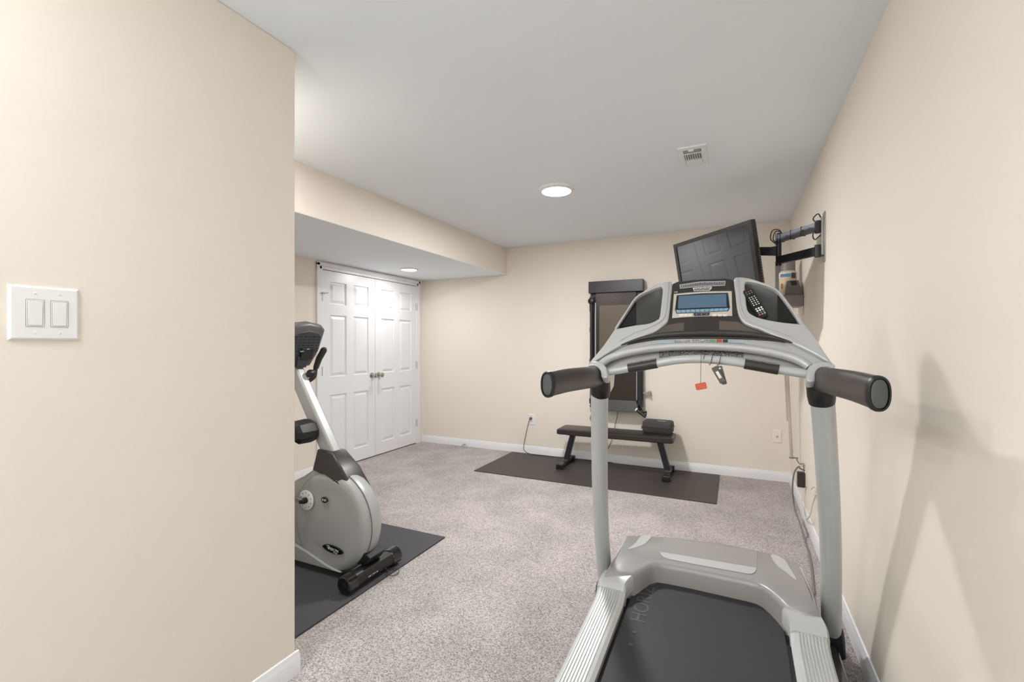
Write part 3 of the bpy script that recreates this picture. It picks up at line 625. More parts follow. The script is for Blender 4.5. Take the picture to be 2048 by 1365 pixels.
plate('hood_trim_bar', [hp(*q) for q in ((1319.5,1105.5),(1400,1119),(1513,1138),(1512.5,1142),(1510,1146.5),(1504,1149.5),(1496,1149.5),(1420,1136),(1336,1119.5),(1327,1116),(1322,1111))], M['silver'], hood, Fh2, .004, .0015)
for s, a, b in ((-1, (1252, 1076), (1222, 1138)), (1, (1600, 1136), (1628, 1208))):
    obj('hood_side_strip', G().bar(hp(*a, z=HZ-.004), hp(*b, z=HZ-.004), .012, .008), M['silver'], hood, bevel=.003)
obj('belt_gap_seal', G().add(*slab(CX-.29, CX+.29, 2.0, 2.25, -.029, -.026)), M['black'], tm) if False else None
# uprights
UL = [P(1209, 1178, Y=2.28), P(1208, 1130, Y=2.24), P(1203, 1065, Y=2.16), P(1200, 980, Y=2.06), P(1199, 890, Y=1.96), P(1199, 790, Y=1.86), P(1200, 757, Y=1.84)]
UR = [P(1665, 1272, Y=2.28), P(1663, 1235, Y=2.24), P(1662, 1140, Y=2.15), P(1660, 1055, Y=2.07), P(1653, 920, Y=1.95), P(1645, 803, Y=1.86), P(1641, 760, Y=1.84)]
for pth in (UL, UR):
    rr = [(.028, .034)]+[(.0345, .040)]*2
    pp = smooth(pth, 6); n = len(pp)
    R_ = [(.026+.009*min(1, i/5), .03+.011*min(1, i/5)) for i in range(n)]
    up = obj('upright', G().tube(pp, R_, n=24, e=2.4), M['alu'], tm, sm=60)
    f0 = pp[0]
    obj('upright_socket', G().tube([(f0.x, f0.y+.005, .04), (f0.x, f0.y, f0.z+.012), (f0.x, f0.y-.003, f0.z+.03)], [(.045, .05), (.04, .045), (.036, .04)], n=20, up=(0,1,0), e=3), M['black'], up, sm=50)
# console plane
KS = .55; O0 = Vector((0, 1.82, 1.20)); E2 = Vector((0, KS, 1)).normalized(); N0 = Vector((0, -1, KS)).normalized()
def C(px, py, d=0):
    r = ray(px, py); o = O0+N0*d-Vector((0, 0, CAMH)); t = o.dot(N0)/r.dot(N0); return Vector((0, 0, CAMH))+r*t
def CF(d): return frame(O0+N0*d, (1,0,0), E2)
def pts(L, d): return [C(x, y, d) for x, y in L]
cons = obj('console_core', G().loft([[p-N0*.10 for p in pts(((1352,580),(1462,575),(1470,640),(1560,690),(1600,712),(1500,700),(1300,702),(1235,708),(1262,684),(1340,640)), 0)], [p-N0*.02 for p in pts(((1345,572),(1466,566),(1474,640),(1575,690),(1610,715),(1500,697),(1300,700),(1225,713),(1250,684),(1336,640)), 0)]]), M['silverd'], tm)
lwin = [(1325,576),(1317,574.5),(1296,582.6),(1273,596),(1255,622.6),(1235,653),(1237,656.5),(1271.5,650),(1296,647),(1312,640.5),(1319,633),(1323,602)]
rwin = [(1489.5,568),(1494,563.5),(1510,565.5),(1526,569.5),(1550,580),(1569,602),(1597,643),(1593,647),(1555,643),(1521,636),(1504,629),(1494.5,618),(1491,588)]
lpod = [(1344,568),(1338,562),(1334,563),(1310.5,569),(1286,583.6),(1269.5,597),(1255,617),(1234.6,650),(1206,692),(1177,727),(1190,722),(1206,712),(1222,702),(1240,692),(1262,682),(1286,673),(1312,662),(1330,648),(1336.5,638),(1341,602)]
rpod = [(1468,560),(1476,554),(1498,556),(1520,562.6),(1542,571),(1559,582),(1581,609),(1603,639.6),(1630,675),(1650,705),(1671,736),(1655,724),(1640,715),(1622,705),(1600,694),(1575,683),(1542,669),(1520,659),(1500,652),(1484,642),(1475,622),(1471,590)]
lower = [(1178,728),(1206,706),(1240,690),(1275,680),(1317,675),(1358,672),(1400,671),(1448,672),(1509,675),(1559,681),(1590,688),(1625,703),(1650,718),(1671,738),(1640,735),(1620,728),(1605,722),(1580,712),(1541,703),(1491,696),(1440,693),(1400,692.5),(1312,696),(1253,704),(1215,715),(1200,729)]
sh = plate('console_lower_shell', smooth(pts(lower, .012), 3, True), M['silver'], tm, CF(.012), .07, .006)
pl_ = plate('console_side_pod', smooth(pts(lpod, .03), 3, True), M['silver'], tm, CF(.03), .05, .006, [smooth(pts(lwin, .03), 3, True)])
pr_ = plate('console_side_pod', smooth(pts(rpod, .03), 3, True), M['silver'], tm, CF(.03), .05, .006, [smooth(pts(rwin, .03), 3, True)])
for L_, par in (([(1337,566),(1334.5,602),(1330,630),(1321,643),(1296,656),(1266,667),(1240,682)], pl_), ([(1476,558),(1478,590),(1482,617),(1490,634),(1505,644),(1530,654),(1560,664),(1588,676),(1612,690)], pr_)):
    obj('edge_ridge', G().tube(smooth(pts(L_, .031), 5), .0026, n=8), M['silver'], par, sm=70)
for win, par, cxp in ((lwin, pl_, (1285, 615)), (rwin, pr_, (1540, 608))):
    L0 = [C(cxp[0]+(x-cxp[0])*1.03, cxp[1]+(y-cxp[1])*1.03, .026) for x, y in win]
    L0 = smooth(L0, 3, True); c = sum(L0, Vector())/len(L0)
    L1 = [p-N0*.010 for p in L0]; L2 = [c-N0*.014+(p-c)*.96 for p in L0]
    obj('pocket', G().loft([L0, L1, L2], False, True), M['pocketg'], par, sm=60)
dkp = plate('pocket_lining', pts(((1272,598),(1272,649),(1239,655),(1237,653),(1256,623)), .0145), M['pocket'], pl_, CF(.0145), .002)
dkp = plate('pocket_lining', pts(((1555,585),(1555,642),(1592,645.5),(1595,642.5),(1568,604)), .0145), M['pocket'], pr_, CF(.0145), .002)
panel = [(1345,568),(1368,562),(1396,559),(1432,557.5),(1466,560),(1472,600),(1476,625),(1485,643),(1502,653),(1522,660),(1543,670),(1568,680),(1592,689),(1559,683),(1509,679),(1454,677),(1400,676.5),(1357,677),(1316,679),(1275,685),(1238,692),(1262,683),(1288,673),(1313,662),(1330,649),(1337,638),(1341,602)]
fp = plate('console_face', smooth(pts(panel, .018), 2, True), M['charcoal'], tm, CF(.018), .05, .004)
tl = [(1240,691),(1280,678),(1320,671),(1370,667.5),(1420,666.5),(1470,667.5),(1520,671),(1560,679),(1588,687)]
obj('tablet_ledge', G().tube(smooth(pts(tl, .026), 5), [(.003+.008*sin(pi*i/40), .003+.009*sin(pi*i/40)) for i in range(41)], n=12), M['charcoal'], fp, sm=60)
plate('smoked_insert', pts(((1368.5,645),(1366.8,664),(1300,670),(1275,677),(1312,664),(1334,650)), .02), M['bronze'], fp, CF(.0195), .002)
plate('smoked_insert', pts(((1438,642),(1438.8,662.6),(1500,665.5),(1535,671),(1500,657),(1475,644)), .02), M['bronze'], fp, CF(.0195), .002)
bz = plate('display_bezel', pts(((1347.6,588.5),(1375,585.5),(1401,583.7),(1432,582.6),(1463.5,582.4),(1464.6,632),(1432,632),(1400,633),(1370,634.5),(1344,636.5)), .021), M['bezel'], fp, CF(.021), .003, .0008)
sf = plate('display_frame', pts(((1353.6,591),(1405,587),(1456,586),(1459.7,616),(1456,622.5),(1405,625),(1353,627.5),(1350,620)), .0225), M['blackg'], fp, CF(.0225), .002)
plate('display', pts(((1357,592.5),(1405,589.5),(1452.5,588.3),(1453,613.7),(1405,615.5),(1355.8,617.6)), .0235), M['lcd'], sf, CF(.0235), .0015)
for i in range(11):
    a, b = i/11+.004, (i+1)/11-.004
    X = lambda t, k: (1351.5+(1458-1351.5)*t, 620.6+(616.4-620.6)*t) if k == 0 else (1354+(1455-1354)*t, 626.4+(621.6-626.4)*t)
    plate('key', pts((X(a,0), X(b,0), X(b,1), X(a,1)), .024), M['keyb'], sf, CF(.024), .0015)
cp = plate('volume_keys', pts(((1386.6,626.6),(1420,625.6),(1418,631),(1388,632)), .0235), M['dark'], sf, CF(.0235), .0015)
for x in (1393, 1403, 1413): obj('key_mark', G().lathe(C(x, 629, .0236), N0, [(.0016,0),(.0016,.0005)], 10), M['whitep'], cp)
for x in (1362, 1371, 1380, 1429, 1440, 1450): plate('flat_key', pts(((x-4,628.5),(x+4,628),(x+4,632.5),(x-4,633)), .0222), M['plate_w'], bz, CF(.0216), .0006)
# speaker grille
gr = [(1359,569.5),(1400,563.5),(1451,562.3),(1450,571.4),(1400,573.3),(1360,577.5)]
inn = [(1361,570.7),(1400,565),(1449.3,563.8),(1448.6,570.2),(1400,571.9),(1361.6,576)]
spk = plate('speaker_grille', pts(gr, .0205), M['alu'], fp, CF(.0205), .002, 0, [pts(inn, .0205)])
g = G()
def gy(x, t):
    a = 570.7+(x-1361)/39*(-5.7) if x < 1400 else 565-(x-1400)/49*1.2
    b = 576+(x-1361.6)/38.4*(-4.1) if x < 1400 else 571.9-(x-1400)/49*1.7
    return a+(b-a)*t
for i in range(9):
    x0_, x1_ = 1362+i*9.6, 1362+(i+1)*9.6
    for t0, t1 in ((.05, .5), (.5, .05), (.5, .95), (.95, .5)):
        g.bar(C(x0_, gy(x0_, t0), .021), C(x1_, gy(x1_, t1), .021), .0012, .001, up=tuple(N0))
obj('grille_mesh', g, M['alu'], spk)
bd = plate('badge', pts(((1385.5,576),(1423.5,573.5),(1419.6,581),(1388,582.2)), .0215), M['whitep'], fp, CF(.0215), .0025, 0)
plate('badge_field', pts(((1387,577),(1422,574.6),(1418.6,580),(1389,581.2)), .0218), M['charcoal'], bd, CF(.0218), .002, 0)
def CT(px, py, d, tilt=0): 
    m = CF(d); m.translation = C(px, py, d); return m @ Matrix.Rotation(radians(tilt), 4, 'Z')
text('lettering', 'HORIZON', .0115, CT(1404.5, 578, .0222), M['whitep'], bd, 1.25, .25, .0003)
text('model_lettering', 'T9', .010, CT(1351, 585.2, .0195), M['whitep'], fp, 1.3, .2, .0003)
# sticker strip with the start keys
def strip(x0, x1, y0, y1, m, name='key_sticker', d=.0145, dy=0):
    plate(name, pts(((x0, y0), (x1, y0+dy), (x1, y1+dy), (x0, y1)), d), m, sh, CF(d), .002)
strip(1313, 1346, 682, 687.5, M['sticker_b'], dy=-1.2); strip(1349, 1380, 681, 686.2, M['tiny'], dy=-1); strip(1384, 1415, 679, 685, M['tiny'])
strip(1418, 1431, 679, 684.6, M['green']); strip(1433, 1444, 679, 684.6, M['red']); strip(1446, 1455.5, 679.3, 684.8, M['dark']); strip(1457, 1490, 679.8, 685.2, M['sticker_b'], dy=1.5)
# arch bar, apron, hand bar
arch = [(1200,731),(1208,724),(1222,715.5),(1253,706),(1285,700),(1312,696.5),(1356,693.5),(1400,692.8),(1440,694),(1491,697.5),(1541.6,705),(1580,714.5),(1605,725),(1618,735)]
obj('arch_bar', G().tube(smooth(pts(arch, .018), 5), (.0145, .0155), n=16, up=tuple(N0)), M['silver'], tm, sm=70)
apr = [(1212,728),(1253,712),(1312,704),(1400,700),(1440,700.5),(1491,704),(1541,712),(1580,722),(1612,738),(1614,745),(1559,732),(1488,720),(1444,716),(1400,714),(1356,716),(1316,722),(1253,735),(1214,742)]
ap = plate('console_apron', smooth(pts(apr, -.012), 2, True), M['silver'], tm, CF(-.012), .02, .002)
wl = [(1318,704.5),(1345,702.5),(1375,701.5),(1405,701),(1440,701.8),(1465,703),(1488,705.5),(1488,716),(1465,713.2),(1440,712),(1405,711.5),(1375,711.8),(1345,713),(1318,716.5)]
plate('warning_label', pts(wl, -.011), M['warn'], ap, CF(-.011), .001)
hb = [(1212,745),(1253,738),(1285,732),(1316,727),(1356,720.5),(1400,718.5),(1444,721.5),(1479,726),(1520,733.5),(1559,740),(1617,749)]
Y2 = 1.80
hpth = smooth([P(x, y, Y=Y2) for x, y in hb], 6)
hbar = obj('hand_bar', G().tube(hpth, .0150, n=20), M['alu'], tm, sm=70)
for a, b in (((1257, 737.2), (1314, 727.3)), ((1489, 728), (1557, 739.7))):
    p, q = P(*a, Y=Y2-.001), P(*b, Y=Y2-.001)
    gp = obj('pulse_grip', G().tube([p, q], .0180, n=20), M['charcoal'], hbar, sm=60)
    obj('sensor_plate', G().tube([p.lerp(q, .02)+Vector((0,.002,.005)), p.lerp(q, .48)+Vector((0,.002,.005))], .0150, n=16).tube([p.lerp(q, .54)+Vector((0,.002,.005)), p.lerp(q, .98)+Vector((0,.002,.005))], .0150, n=16), M['steel'], gp, sm=60)
# end blocks, collars, handles
lb = [(1176,730),(1183,724.5),(1193.6,722.5),(1204,726),(1211,733),(1214,742),(1214.5,755),(1203,755.5),(1201,744),(1196,736),(1188,732),(1178,732.5)]
rb = [(1614.5,762),(1614,745),(1616,736),(1622,729.5),(1634,725),(1647,723.5),(1660,726),(1670,734),(1672,739),(1662,736),(1654,734),(1644,735),(1636,740),(1631,748),(1630,762.5)]
plate('end_block', smooth(pts(lb, .05), 3, True), M['silver'], tm, CF(.05), .05, .005)
plate('end_block', smooth(pts(rb, .05), 3, True), M['silver'], tm, CF(.05), .05, .005)
for (c0, c1), pth, endc in ((((1201, 789), (1200, 752)), [(1203,750,1.83),(1195,753.5,1.80),(1165,757,1.62),(1134,761,1.48),(1110,766,1.38),(1096,769.5,1.325)], None), (((1644, 804), (1640, 756)), [(1632,756,1.83),(1645,760,1.78),(1672,765,1.62),(1705,772,1.47),(1738,781.5,1.345),(1757,788,1.285)], None)):
    a = P(*c0, Y=1.862); b = P(*c1, Y=1.83)
    col_ = obj('collar', G().tube([a, a.lerp(b, .3), a.lerp(b, .8), b], [(.038, .043), (.041, .047), (.040, .047), (.030, .036)], n=24, e=2.4), M['black'], tm, sm=50)
    hpts = smooth([P(x, y, Y=yy) for x, y, yy in pth], 6); n = len(hpts)
    R_ = [(.026-.005*i/n, .041-.003*i/n) for i in range(n)]
    R_[0] = (.018, .03)
    hn = obj('handle', G().tube(hpts, R_, n=36, e=2.4), M['grip'], tm, sm=60)
    t = (hpts[-1]-hpts[-2]).normalized(); e = hpts[-1]
    def ov(k, a, b, ex=2.35):
        sd = t.cross(Vector((0,0,1))).normalized(); u = sd.cross(t)
        q = lambda v: math.copysign(abs(v)**(2/ex), v)
        return [e+t*k+sd*q(cos(2*pi*i/40))*a+u*q(sin(2*pi*i/40))*b for i in range(40)]
    obj('handle_end_cap', G().loft([ov(-.012,.0205,.0375), ov(-.010,.0235,.0405), ov(.002,.0235,.0405), ov(.007,.0215,.0385), ov(.008,.0200,.037), ov(.008,.0178,.0345), ov(.003,.0172,.0338)]), M['black'], hn, sm=30)
    obj('handle_end_inset', G().loft([ov(.003,.0158,.0322), ov(.0062,.0156,.032), ov(.0068,.0145,.031)]), M['gripend'], hn, sm=30)
# side brackets under the console, behind the collars
obj('console_bracket', G().prism([P(1215, 752, Y=1.87), P(1224, 750, Y=1.9), P(1222, 775, Y=1.9), P(1216, 786, Y=1.87)], (0, .05, 0)), M['plate_w'], tm, bevel=.002)
obj('console_bracket', G().prism([P(1612, 758, Y=1.9), P(1618, 758, Y=1.87), P(1619, 790, Y=1.87), P(1612, 780, Y=1.9)], (0, .05, 0)), M['plate_w'], tm, bevel=.002)
# safety key
sk = thing('safety_key', P(1402, 720, Y=1.78), 'orange safety tag and grey clip on a coiled string hanging from the treadmill hand bar', 'safety key')
s0 = P(1402, 712, Y=1.775); s1 = P(1401, 768, Y=1.775)
g = G().tube([P(1402, 700, Y=1.79), s0, s1], .0008, n=6)
coil = []
for i in range(40):
    k = i/39; ph = k*5*pi; c = hpth[len(hpth)//2+1].lerp(P(1448, 722, Y=Y2), k)
    coil.append(c+Vector((0, -cos(ph)*.020, sin(ph)*.020)))
g.tube(coil, .0010, n=6).tube([coil[-8], P(1438, 730, Y=1.775)], .0008, n=6)
obj('string', g, M['cord'], sk)
cF = frame(P(1402, 773, Y=1.775), (1, 0, .24), (-.24, 0, 1)).copy()
g = G(); 
def lr(F, hx, hy, r, z, n=4):
    out = []
    for cx_, cy_, a0 in ((hx-r, hy-r, 0), (-hx+r, hy-r, 90), (-hx+r, -hy+r, 180), (hx-r, -hy+r, 270)):
        for k in range(n+1):
            a_ = radians(a0+90*k/n); out.append(F @ Vector((cx_+r*cos(a_), cy_+r*sin(a_), z)))
    return out
obj('safety_tag', G().loft([lr(cF, .014, .008, .003, -.005), lr(cF, .0185, .0115, .004, 0), lr(cF, .017, .0095, .004, .004)]), M['orange'], sk)
clF = frame(P(1437.5, 750, Y=1.775), (.88, 0, .48), (-.48, 0, .88))
cb = obj('clip', G().loft([lr(clF, .010, .030, .004, -.004), lr(clF, .011, .031, .004, 0), lr(clF, .009, .029, .004, .003)]), M['clipg'], sk)
clG = frame(P(1444, 751, Y=1.785), (.97, 0, .25), (-.25, 0, .97))
obj('clip_jaw', G().loft([lr(clG, .0085, .033, .004, -.003), lr(clG, .0085, .033, .004, .002)]), M['clipg'], cb)
obj('clip_label', G().loft([lr(clF, .0045, .013, .001, .003), lr(clF, .0045, .013, .001, .0038)]), M['plate'], cb)
obj('clip_rivet', G().lathe(P(1440, 738, Y=1.765), (0,-1,0), [(.004,0),(.004,.003),(.001,.004)], 12), M['steel'], cb)
# remote control in the right pocket
ra, rb_ = C(1495, 590, .004), C(1526, 640, -.004)
rm = thing('remote_control', rb_, 'black remote control with coloured buttons leaning in the right console pocket', 'remote')
rd = (ra-rb_).normalized(); rs = rd.cross(N0).normalized()
RF = frame(ra.lerp(rb_, .5)+N0*.024+rs*.0, rs, rd); RLh = (ra-rb_).length/2+.006
obj('remote_body', G().loft([lr(RF, .0165, RLh, .008, -.012), lr(RF, .0185, RLh, .008, -.004), lr(RF, .0175, RLh, .008, .004)]), M['armb'], rm, sm=50)
obj('remote_face', G().loft([lr(RF, .0155, RLh-.003, .006, .004), lr(RF, .0155, RLh-.003, .006, .0048)]), M['blackg'], rm)
for r_ in range(13):
    for c_ in range(3):
        y_ = RLh-.012-r_*(2*RLh-.022)/12.5; x_ = (c_-1)*.009
        m_ = M['plate'] if r_ in (3,4,5,6,7,9,10) else M['greyp']
        if r_ == 0: m_ = M['red'] if c_ else M['greyp']
        if r_ == 12: m_ = (M['red'], M['green'], M['keyb'])[c_]
        p = RF @ Vector((x_, y_, .0048)); s_ = .0022 if r_ < 9 else .0034
        if r_ == 2 or r_ == 8: continue
        obj('button', G().lathe(p, RF.col[2].xyz, [(s_,0),(s_,.0008),(s_*.6,.0012)], 8), m_, rm)

# ================================================================== RECUMBENT EXERCISE BIKE
YK0 = 1.97
bk_ = thing('exercise_bike', (-2.3, YK0, .011), 'silver and black recumbent exercise bike on the dark mat, half behind the near wall', 'exercise bike')
HT = .070; YD = 1.955
def disc(cx, cz, r, y, n=56, fl=0):
    return [Vector((cx+r*cos(2*pi*k/n), y, max(.045, cz+r*sin(2*pi*k/n)))) for k in range(n)]
SX, SZ, SR = -2.042, .305, .287
prof = [(.80*SR, -HT-.002), (.87*SR, -HT-.001), (.93*SR, -HT+.008), (.972*SR, -HT+.024), (SR, -HT+.052), (1.0*SR, -.0), (.985*SR, .03), (.95*SR, HT-.012), (.88*SR, HT), (.8*SR, HT+.002)]
loops = [disc(SX, SZ, r, YD+y) for r, y in prof]
shd = obj('shroud', G().loft([disc(SX, SZ, .55*SR, YD-HT+.004)]+loops+[disc(SX, SZ, .55*SR, YD+HT-.004)]), M['bikes'], bk_, sm=60)
obj('shroud_seam', G().lathe((SX, YD-.03, SZ), (0,1,0), [(SR*.99,-.0008),(SR+.0015,-.0008),(SR+.0015,.0008),(SR*.99,.0008)], 72), M['greyd'], shd)
# rear part of the shroud and the beam (run on behind the wall)
tl_ = [(-2.10,.57),(-2.25,.53),(-2.45,.42),(-2.62,.30),(-2.75,.22),(-2.75,.10),(-2.5,.06),(-2.2,.045),(-2.02,.045),(-1.98,.2)]
def sp(L, y, k=1.0, c=(-2.3,.3)): return [Vector((c[0]+(x-c[0])*k, y, c[1]+(z-c[1])*k)) for x, z in L]
tls = [(v.x, v.y) for v in smooth([Vector((x, z, 0)) for x, z in tl_], 4, True)]
obj('rear_shroud', G().loft([sp(tls, YD-HT+.012, .9), sp(tls, YD-HT+.024), sp(tls, YD+HT-.024), sp(tls, YD+HT-.012, .9)]), M['bikes'], bk_, sm=60)
obj('lower_skirt', G().loft([[Vector((x, y, z)) for x, z in ((-2.7,.05),(-2.5,.12),(-2.34,.15),(-2.2,.12),(-2.05,.075),(-1.93,.05))] for y in (YD-HT-.012, YD-HT+.01)]), M['bikes'], bk_, bevel=.006, sm=50)
# crank
cw = P(612, 1001, Y=YD-HT-.008)
ck = obj('crank_disc', G().lathe((cw.x, YD-HT-.002, cw.z), (0,-1,0), [(.056,0),(.056,.005),(.053,.007),(.018,.007)], 40), M['plate'], bk_)
for k in range(10):
    a = 2*pi*k/10+.3; obj('disc_hole', G().lathe((cw.x+.042*cos(a), YD-HT-.009, cw.z+.042*sin(a)), (0,-1,0), [(.0035,0),(.0035,.0004)], 10), M['greyd'], ck)
obj('axle', G().lathe((cw.x, YD-HT-.008, cw.z), (0,-1,0), [(.017,0),(.017,.02),(.012,.03),(.010,.04)], 20), M['black'], ck)
for s, ang in ((-1, 172), (1, -8)):
    yy = YD+s*(HT+.035); tip = Vector((cw.x+.17*cos(radians(ang)), yy, cw.z+.17*sin(radians(ang))))
    cr_ = obj('crank_arm', G().bar((cw.x, yy, cw.z), tip, .014, .026, up=(0,0,1)), M['steel'], bk_, bevel=.003)
    obj('pedal', G().box(tip+Vector((-.045, s*.01, -.012)), tip+Vector((.045, s*.105, .012))), M['black'], cr_, bevel=.005)
    if s > 0: obj('pedal_strap', G().tube(smooth([tip+Vector((.02, .015, .0)), tip+Vector((.03, .02, .055)), tip+Vector((.03, .09, .06)), tip+Vector((.02, .10, 0))], 5), (.018, .003), n=8, up=(1,0,0)), M['charcoal'], cr_)
# badges
def SF(px, py, d=.004): return frame(P(px, py, Y=YD-HT+.002-d), (1,0,0), (0,0,1))
def ell(F, a, b, n=28): return [F @ Vector((a*cos(2*pi*k/n), b*sin(2*pi*k/n), 0)) for k in range(n)]
# dished side face gives the badges a flat seat
obj('side_panel', G().lathe((SX, YD-HT+.006, SZ), (0,-1,0), [(.76*SR,-.004),(.76*SR,.0),(.70*SR,.002),(.5*SR,.003),(.001,.004)], 64), M['bikes'], shd, sm=70)
F1 = SF(648, 1001, .010); e1 = plate('model_badge', ell(F1, .0235, .0165), M['black'], shd, F1, .006, .001)
text('lettering', 'R40', .019, F1 @ Matrix.Translation((0, 0, .001)), M['whitep'], e1, 1.1, .2, .0004)
F2 = SF(665, 1100, .010) @ Matrix.Rotation(radians(-4), 4, 'Z'); e2 = plate('brand_badge', [F2 @ Vector((x, y, 0)) for x, y in [(.078*cos(2*pi*k/32), .021*sin(2*pi*k/32)*abs(sin(2*pi*k/32))**.25) for k in range(32)]], M['blackg'], shd, F2, .006, .0008)
text('lettering', 'VISION', .021, F2 @ Matrix.Translation((.006, 0, .001)), M['whitep'], e2, 1.15, 0, .0004)
text('small_lettering', 'FITNESS', .007, F2 @ Matrix.Translation((.022, -.013, .001)), M['whitep'], e2, 1.2, 0, .0004)
obj('emblem', G().tube(smooth([F2 @ Vector(q) for q in ((-.045,.010,.0012),(-.03,.014,.0012),(-.022,.008,.0012),(-.028,-.002,.0012),(-.036,.004,.0012))], 4), .0012, n=6), M['whitep'], e2)
# boot and mast
def BQ(px, py, Y): return P(px, py, Y=Y)
boot = [(-2.165, .690), (-2.05, .690), (-1.955, .60), (-1.875, .475), (-1.90, .445), (-1.98, .48), (-2.08, .545), (-2.20, .585)]
boot = [(P(634,899,Y=YK0-.05).x, P(634,899,Y=YK0-.05).z), (P(678,902,Y=YK0).x, P(678,902,Y=YK0).z), (P(704,938,Y=YK0).x, P(704,938,Y=YK0).z), (P(725,977,Y=YK0).x, P(725,977,Y=YK0).z), (P(703,988,Y=YK0-.07).x, P(703,988,Y=YK0-.07).z), (P(674,969,Y=YK0-.09).x, P(674,969,Y=YK0-.09).z), (P(648,950,Y=YK0-.09).x, P(648,950,Y=YK0-.09).z), (P(622,941,Y=YK0-.09).x, P(622,941,Y=YK0-.09).z)]
wid = [.048, .048, .062, .062, .078, .082, .082, .08]
g = G(); va = [Vector((x, YK0-w, z)) for (x, z), w in zip(boot, wid)]; vb = [Vector((x, YK0+w, z)) for (x, z), w in zip(boot, wid)]
ia = [Vector((x*.9+(-2.02)*.1, YK0-w-.008, z*.9+.56*.1)) for (x, z), w in zip(boot, wid)]; ib = [Vector((p.x, 2*YK0-p.y, p.z)) for p in ia]
obj('mast_boot', g.loft([ia, va, vb, ib]), M['charcoal'], bk_, bevel=.01, seg=3, sm=60)
m0l, m0r = P(642, 897, Y=YK0-.04), P(675, 903, Y=YK0); m1l, m1r = P(594, 784, Y=YK0-.04), P(596, 727, Y=YK0)
dv = (m1r-m0r).normalized(); top_c = m0r+dv*.62; bot_c = m0r-dv*.05
wv = Vector((-dv.z, 0, dv.x)); wv = wv if wv.x < 0 else -wv
mw = .085
g = G()
lo = lambda c, k: [c+Vector((0,-.033,0))*k, c+Vector((0,-.033,0))*k+wv*mw*k, c+Vector((0,.033,0))*k+wv*mw*k, c+Vector((0,.033,0))*k]
mast = obj('mast', G().loft([lo(bot_c, 1.05), lo(m0r+dv*.3, 1), lo(top_c, .95)]), M['bikes'], bk_, bevel=.014, seg=4, sm=60)
# console: back of the display housing, seen from the front of the bike
q1, q2, q3 = P(645, 650, Y=2.08), P(624, 733, Y=2.06), P(607, 743, Y=2.05)
ctop = q1; cbot = q2; cd = (ctop-cbot).normalized(); cn_ = Vector((cd.z, 0, -cd.x)); 
HY = .125
def CB(y, s, n_): return Vector((0, YK0+y, 0))+Vector((cbot.x, 0, cbot.z))+cd*s+cn_*n_
LL = (ctop-cbot).length
lp = lambda n_, ky, s0, s1: [CB(-HY*ky*.62, s0, n_), CB(-HY*ky*.92, s0+LL*.35, n_), CB(-HY*ky, s1-.03, n_), CB(-HY*ky*.75, s1-.005, n_), CB(0, s1+.008, n_), CB(HY*ky*.75, s1-.005, n_), CB(HY*ky, s1-.03, n_), CB(HY*ky*.92, s0+LL*.35, n_), CB(HY*ky*.62, s0, n_)]
bc = obj('bike_console', G().loft([lp(-.06, .95, .01, LL-.005), lp(-.045, 1, 0, LL), lp(-.01, 1, 0, LL), lp(.004, .9, .02, LL-.02)]), M['consoler'], bk_, bevel=.008, seg=3, sm=60)
obj('console_back', G().loft([lp(.004, .80, .03, LL-.045), lp(.010, .77, .035, LL-.05)]), M['consoleg'], bc, bevel=.003)
for i in range(6):
    for c in range(6):
        y = -.085+c*.033; s_ = LL-.075-i*.018
        obj('vent_slot', G().bar(CB(y-.010, s_, .0105), CB(y+.010, s_, .0105), .005, .0015, up=tuple(cn_)), M['grille'], bc)
obj('reader_pod', G().bar(CB(-.03, .085, .012), CB(.05, .085, .012), .07, .03, up=tuple(cn_)), M['screen_off'], bc, bevel=.004)
obj('mast_head', G().bar(CB(-.04, .035, -.01), CB(.03, .035, -.01), .07, .06, up=tuple(cn_)), M['consoleg'], bc, bevel=.005)
obj('green_mark', G().bar(CB(-.05, .105, .0285), CB(-.025, .105, .0285), .006, .001, up=tuple(cn_)), M['greenglow'], bc)  # reflective sticker; its green gleam is put in as weak emission
# handlebars
for s in (1, -1):
    yy = YK0+s*.15; f = lambda px, py: P(px, py, Y=YK0+.15)
    hh = [Vector((p.x, YK0+s*(p.y-YK0)*k, p.z)) for p, k in ((f(608, 778), .1), (f(619, 768), .6), (f(629, 755), .95), (f(631, 738), 1), (f(638, 718), 1), (f(648, 700), 1))]
    g = G().tube(smooth(hh, 6), .0135, n=14)
    hbx = obj('bike_handle', g, M['charcoal'], bk_, sm=70)
    obj('foam_grip', G().tube([hh[3].lerp(hh[4], .1), hh[4], hh[5], hh[5]+(hh[5]-hh[4]).normalized()*.012], [(.017,.017),(.0195,.0195),(.0195,.0195),(.013,.013)], n=16), M['charcoal'], hbx, sm=60)
kb = P(618, 748, Y=2.0)
obj('adjust_knob', G().lathe(kb+Vector((0,.03,0)), (.3,-1,0), [(.008,0),(.024,.008),(.026,.03),(.018,.045),(.004,.05)], 18), M['black'], bk_)
# bottle holder on the near side of the mast
b0_ = P(606, 862, Y=1.87)
bh = [(-.07,.045),(-.02,.062),(.035,.045),(.06,.0),(.058,-.04),(.03,-.07),(-.02,-.055),(-.075,-.01)]
obj('bottle_holder', G().loft([[Vector((b0_.x+x*k, y, b0_.z+z*k)) for x, z in bh] for y, k in ((1.80, .7), (1.82, .95), (1.90, 1.0), (1.935, .9))]), M['black'], bk_, bevel=.004, seg=2, sm=25)
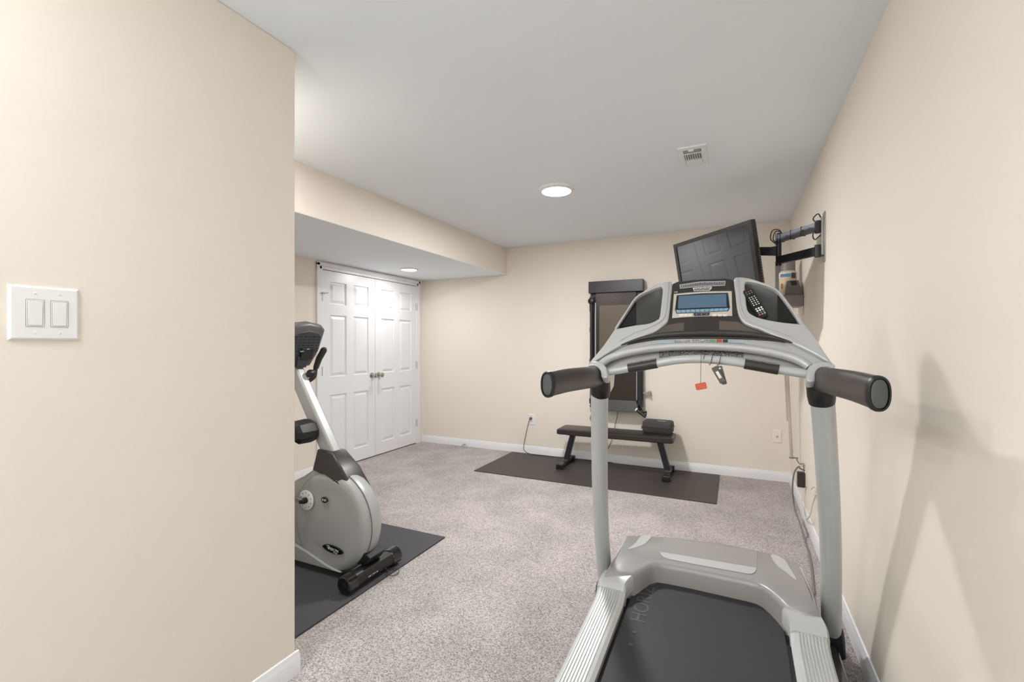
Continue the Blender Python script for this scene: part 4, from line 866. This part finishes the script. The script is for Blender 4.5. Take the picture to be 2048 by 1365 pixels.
# front stabiliser with transport wheels
sx, szz = -1.80, .062
st = obj('front_stabiliser', G().tube([(sx, 1.80, szz), (sx, 2.14, szz)], (.040, .040), n=24, e=2.6), M['black'], bk_, sm=50)
for y0_, y1_ in ((1.765, 1.83), (2.10, 2.175)):
    wh = obj('end_wheel', G().lathe((sx, y0_, szz-.002), (0,1,0), [(.012,.004),(.040,.0),(.047,.006),(.048,y1_-y0_-.006),(.040,y1_-y0_),(.012,y1_-y0_)], 32), M['blackg'], st, sm=40)
    obj('wheel_hub', G().lathe((sx, y0_+.004, szz-.002), (0,-1,0), [(.016,0),(.016,.003),(.006,.005),(.001,.005)], 20), M['black'], wh)
obj('bracket', G().prism([(sx-.06, YK0-.06, .10), (sx+.01, YK0-.06, .105), (sx+.045, YK0-.06, .15), (sx-.06, YK0-.06, .2)], (0, .12, 0)), M['black'], st, bevel=.004)
obj('serial_label', G().add([(sx+.0405, 1.90, .052), (sx+.0405, 1.975, .052), (sx+.034, 1.975, .087), (sx+.034, 1.90, .087)], [(0,1,2,3)]), M['barcode'], st)
# rear beam, seat and rear stabiliser, behind the near wall
obj('seat_beam', G().box((-3.42, YK0-.04, .20), (-2.6, YK0+.04, .27)), M['bikes'], bk_, bevel=.01)
obj('rear_stabiliser', G().tube([(-3.38, 1.72, .058), (-3.38, 2.22, .058)], .045, n=20).box((-3.41, YK0-.03, .058), (-3.35, YK0+.03, .22)), M['black'], bk_, sm=50)
obj('seat_cushion', G().box((-3.22, YK0-.21, .42), (-2.82, YK0+.21, .50)), M['vinyl'], bk_, bevel=.03, seg=4)
obj('backrest', G().add([(-3.24, YK0-.2, .52), (-3.24, YK0+.2, .52), (-3.16, YK0+.2, .52), (-3.16, YK0-.2, .52), (-3.38, YK0-.18, 1.02), (-3.38, YK0+.18, 1.02), (-3.31, YK0+.18, 1.02), (-3.31, YK0-.18, 1.02)], [(0,1,2,3),(4,5,6,7),(0,1,5,4),(1,2,6,5),(2,3,7,6),(3,0,4,7)]), M['vinyl'], bk_, bevel=.025, seg=4)
obj('seat_carriage', G().box((-3.16, YK0-.06, .26), (-2.92, YK0+.06, .43)).bar((-3.2, YK0, .42), (-3.3, YK0, .80), .05, .03), M['black'], bk_, bevel=.008)
cord('thin_cord', [Vector((sx+.046, 2.03, .05)), Vector((sx+.055, 2.04, .02)), P(772, 1140, Z=.016), P(795, 1139, Z=.016), P(797, 1146, Z=.006), P(785, 1152, Z=.008), P(770, 1150, Z=.014)], .002, M['cord'], 'thin black wire curling from the bike foot over the mat edge')
bpy.context.view_layer.update()
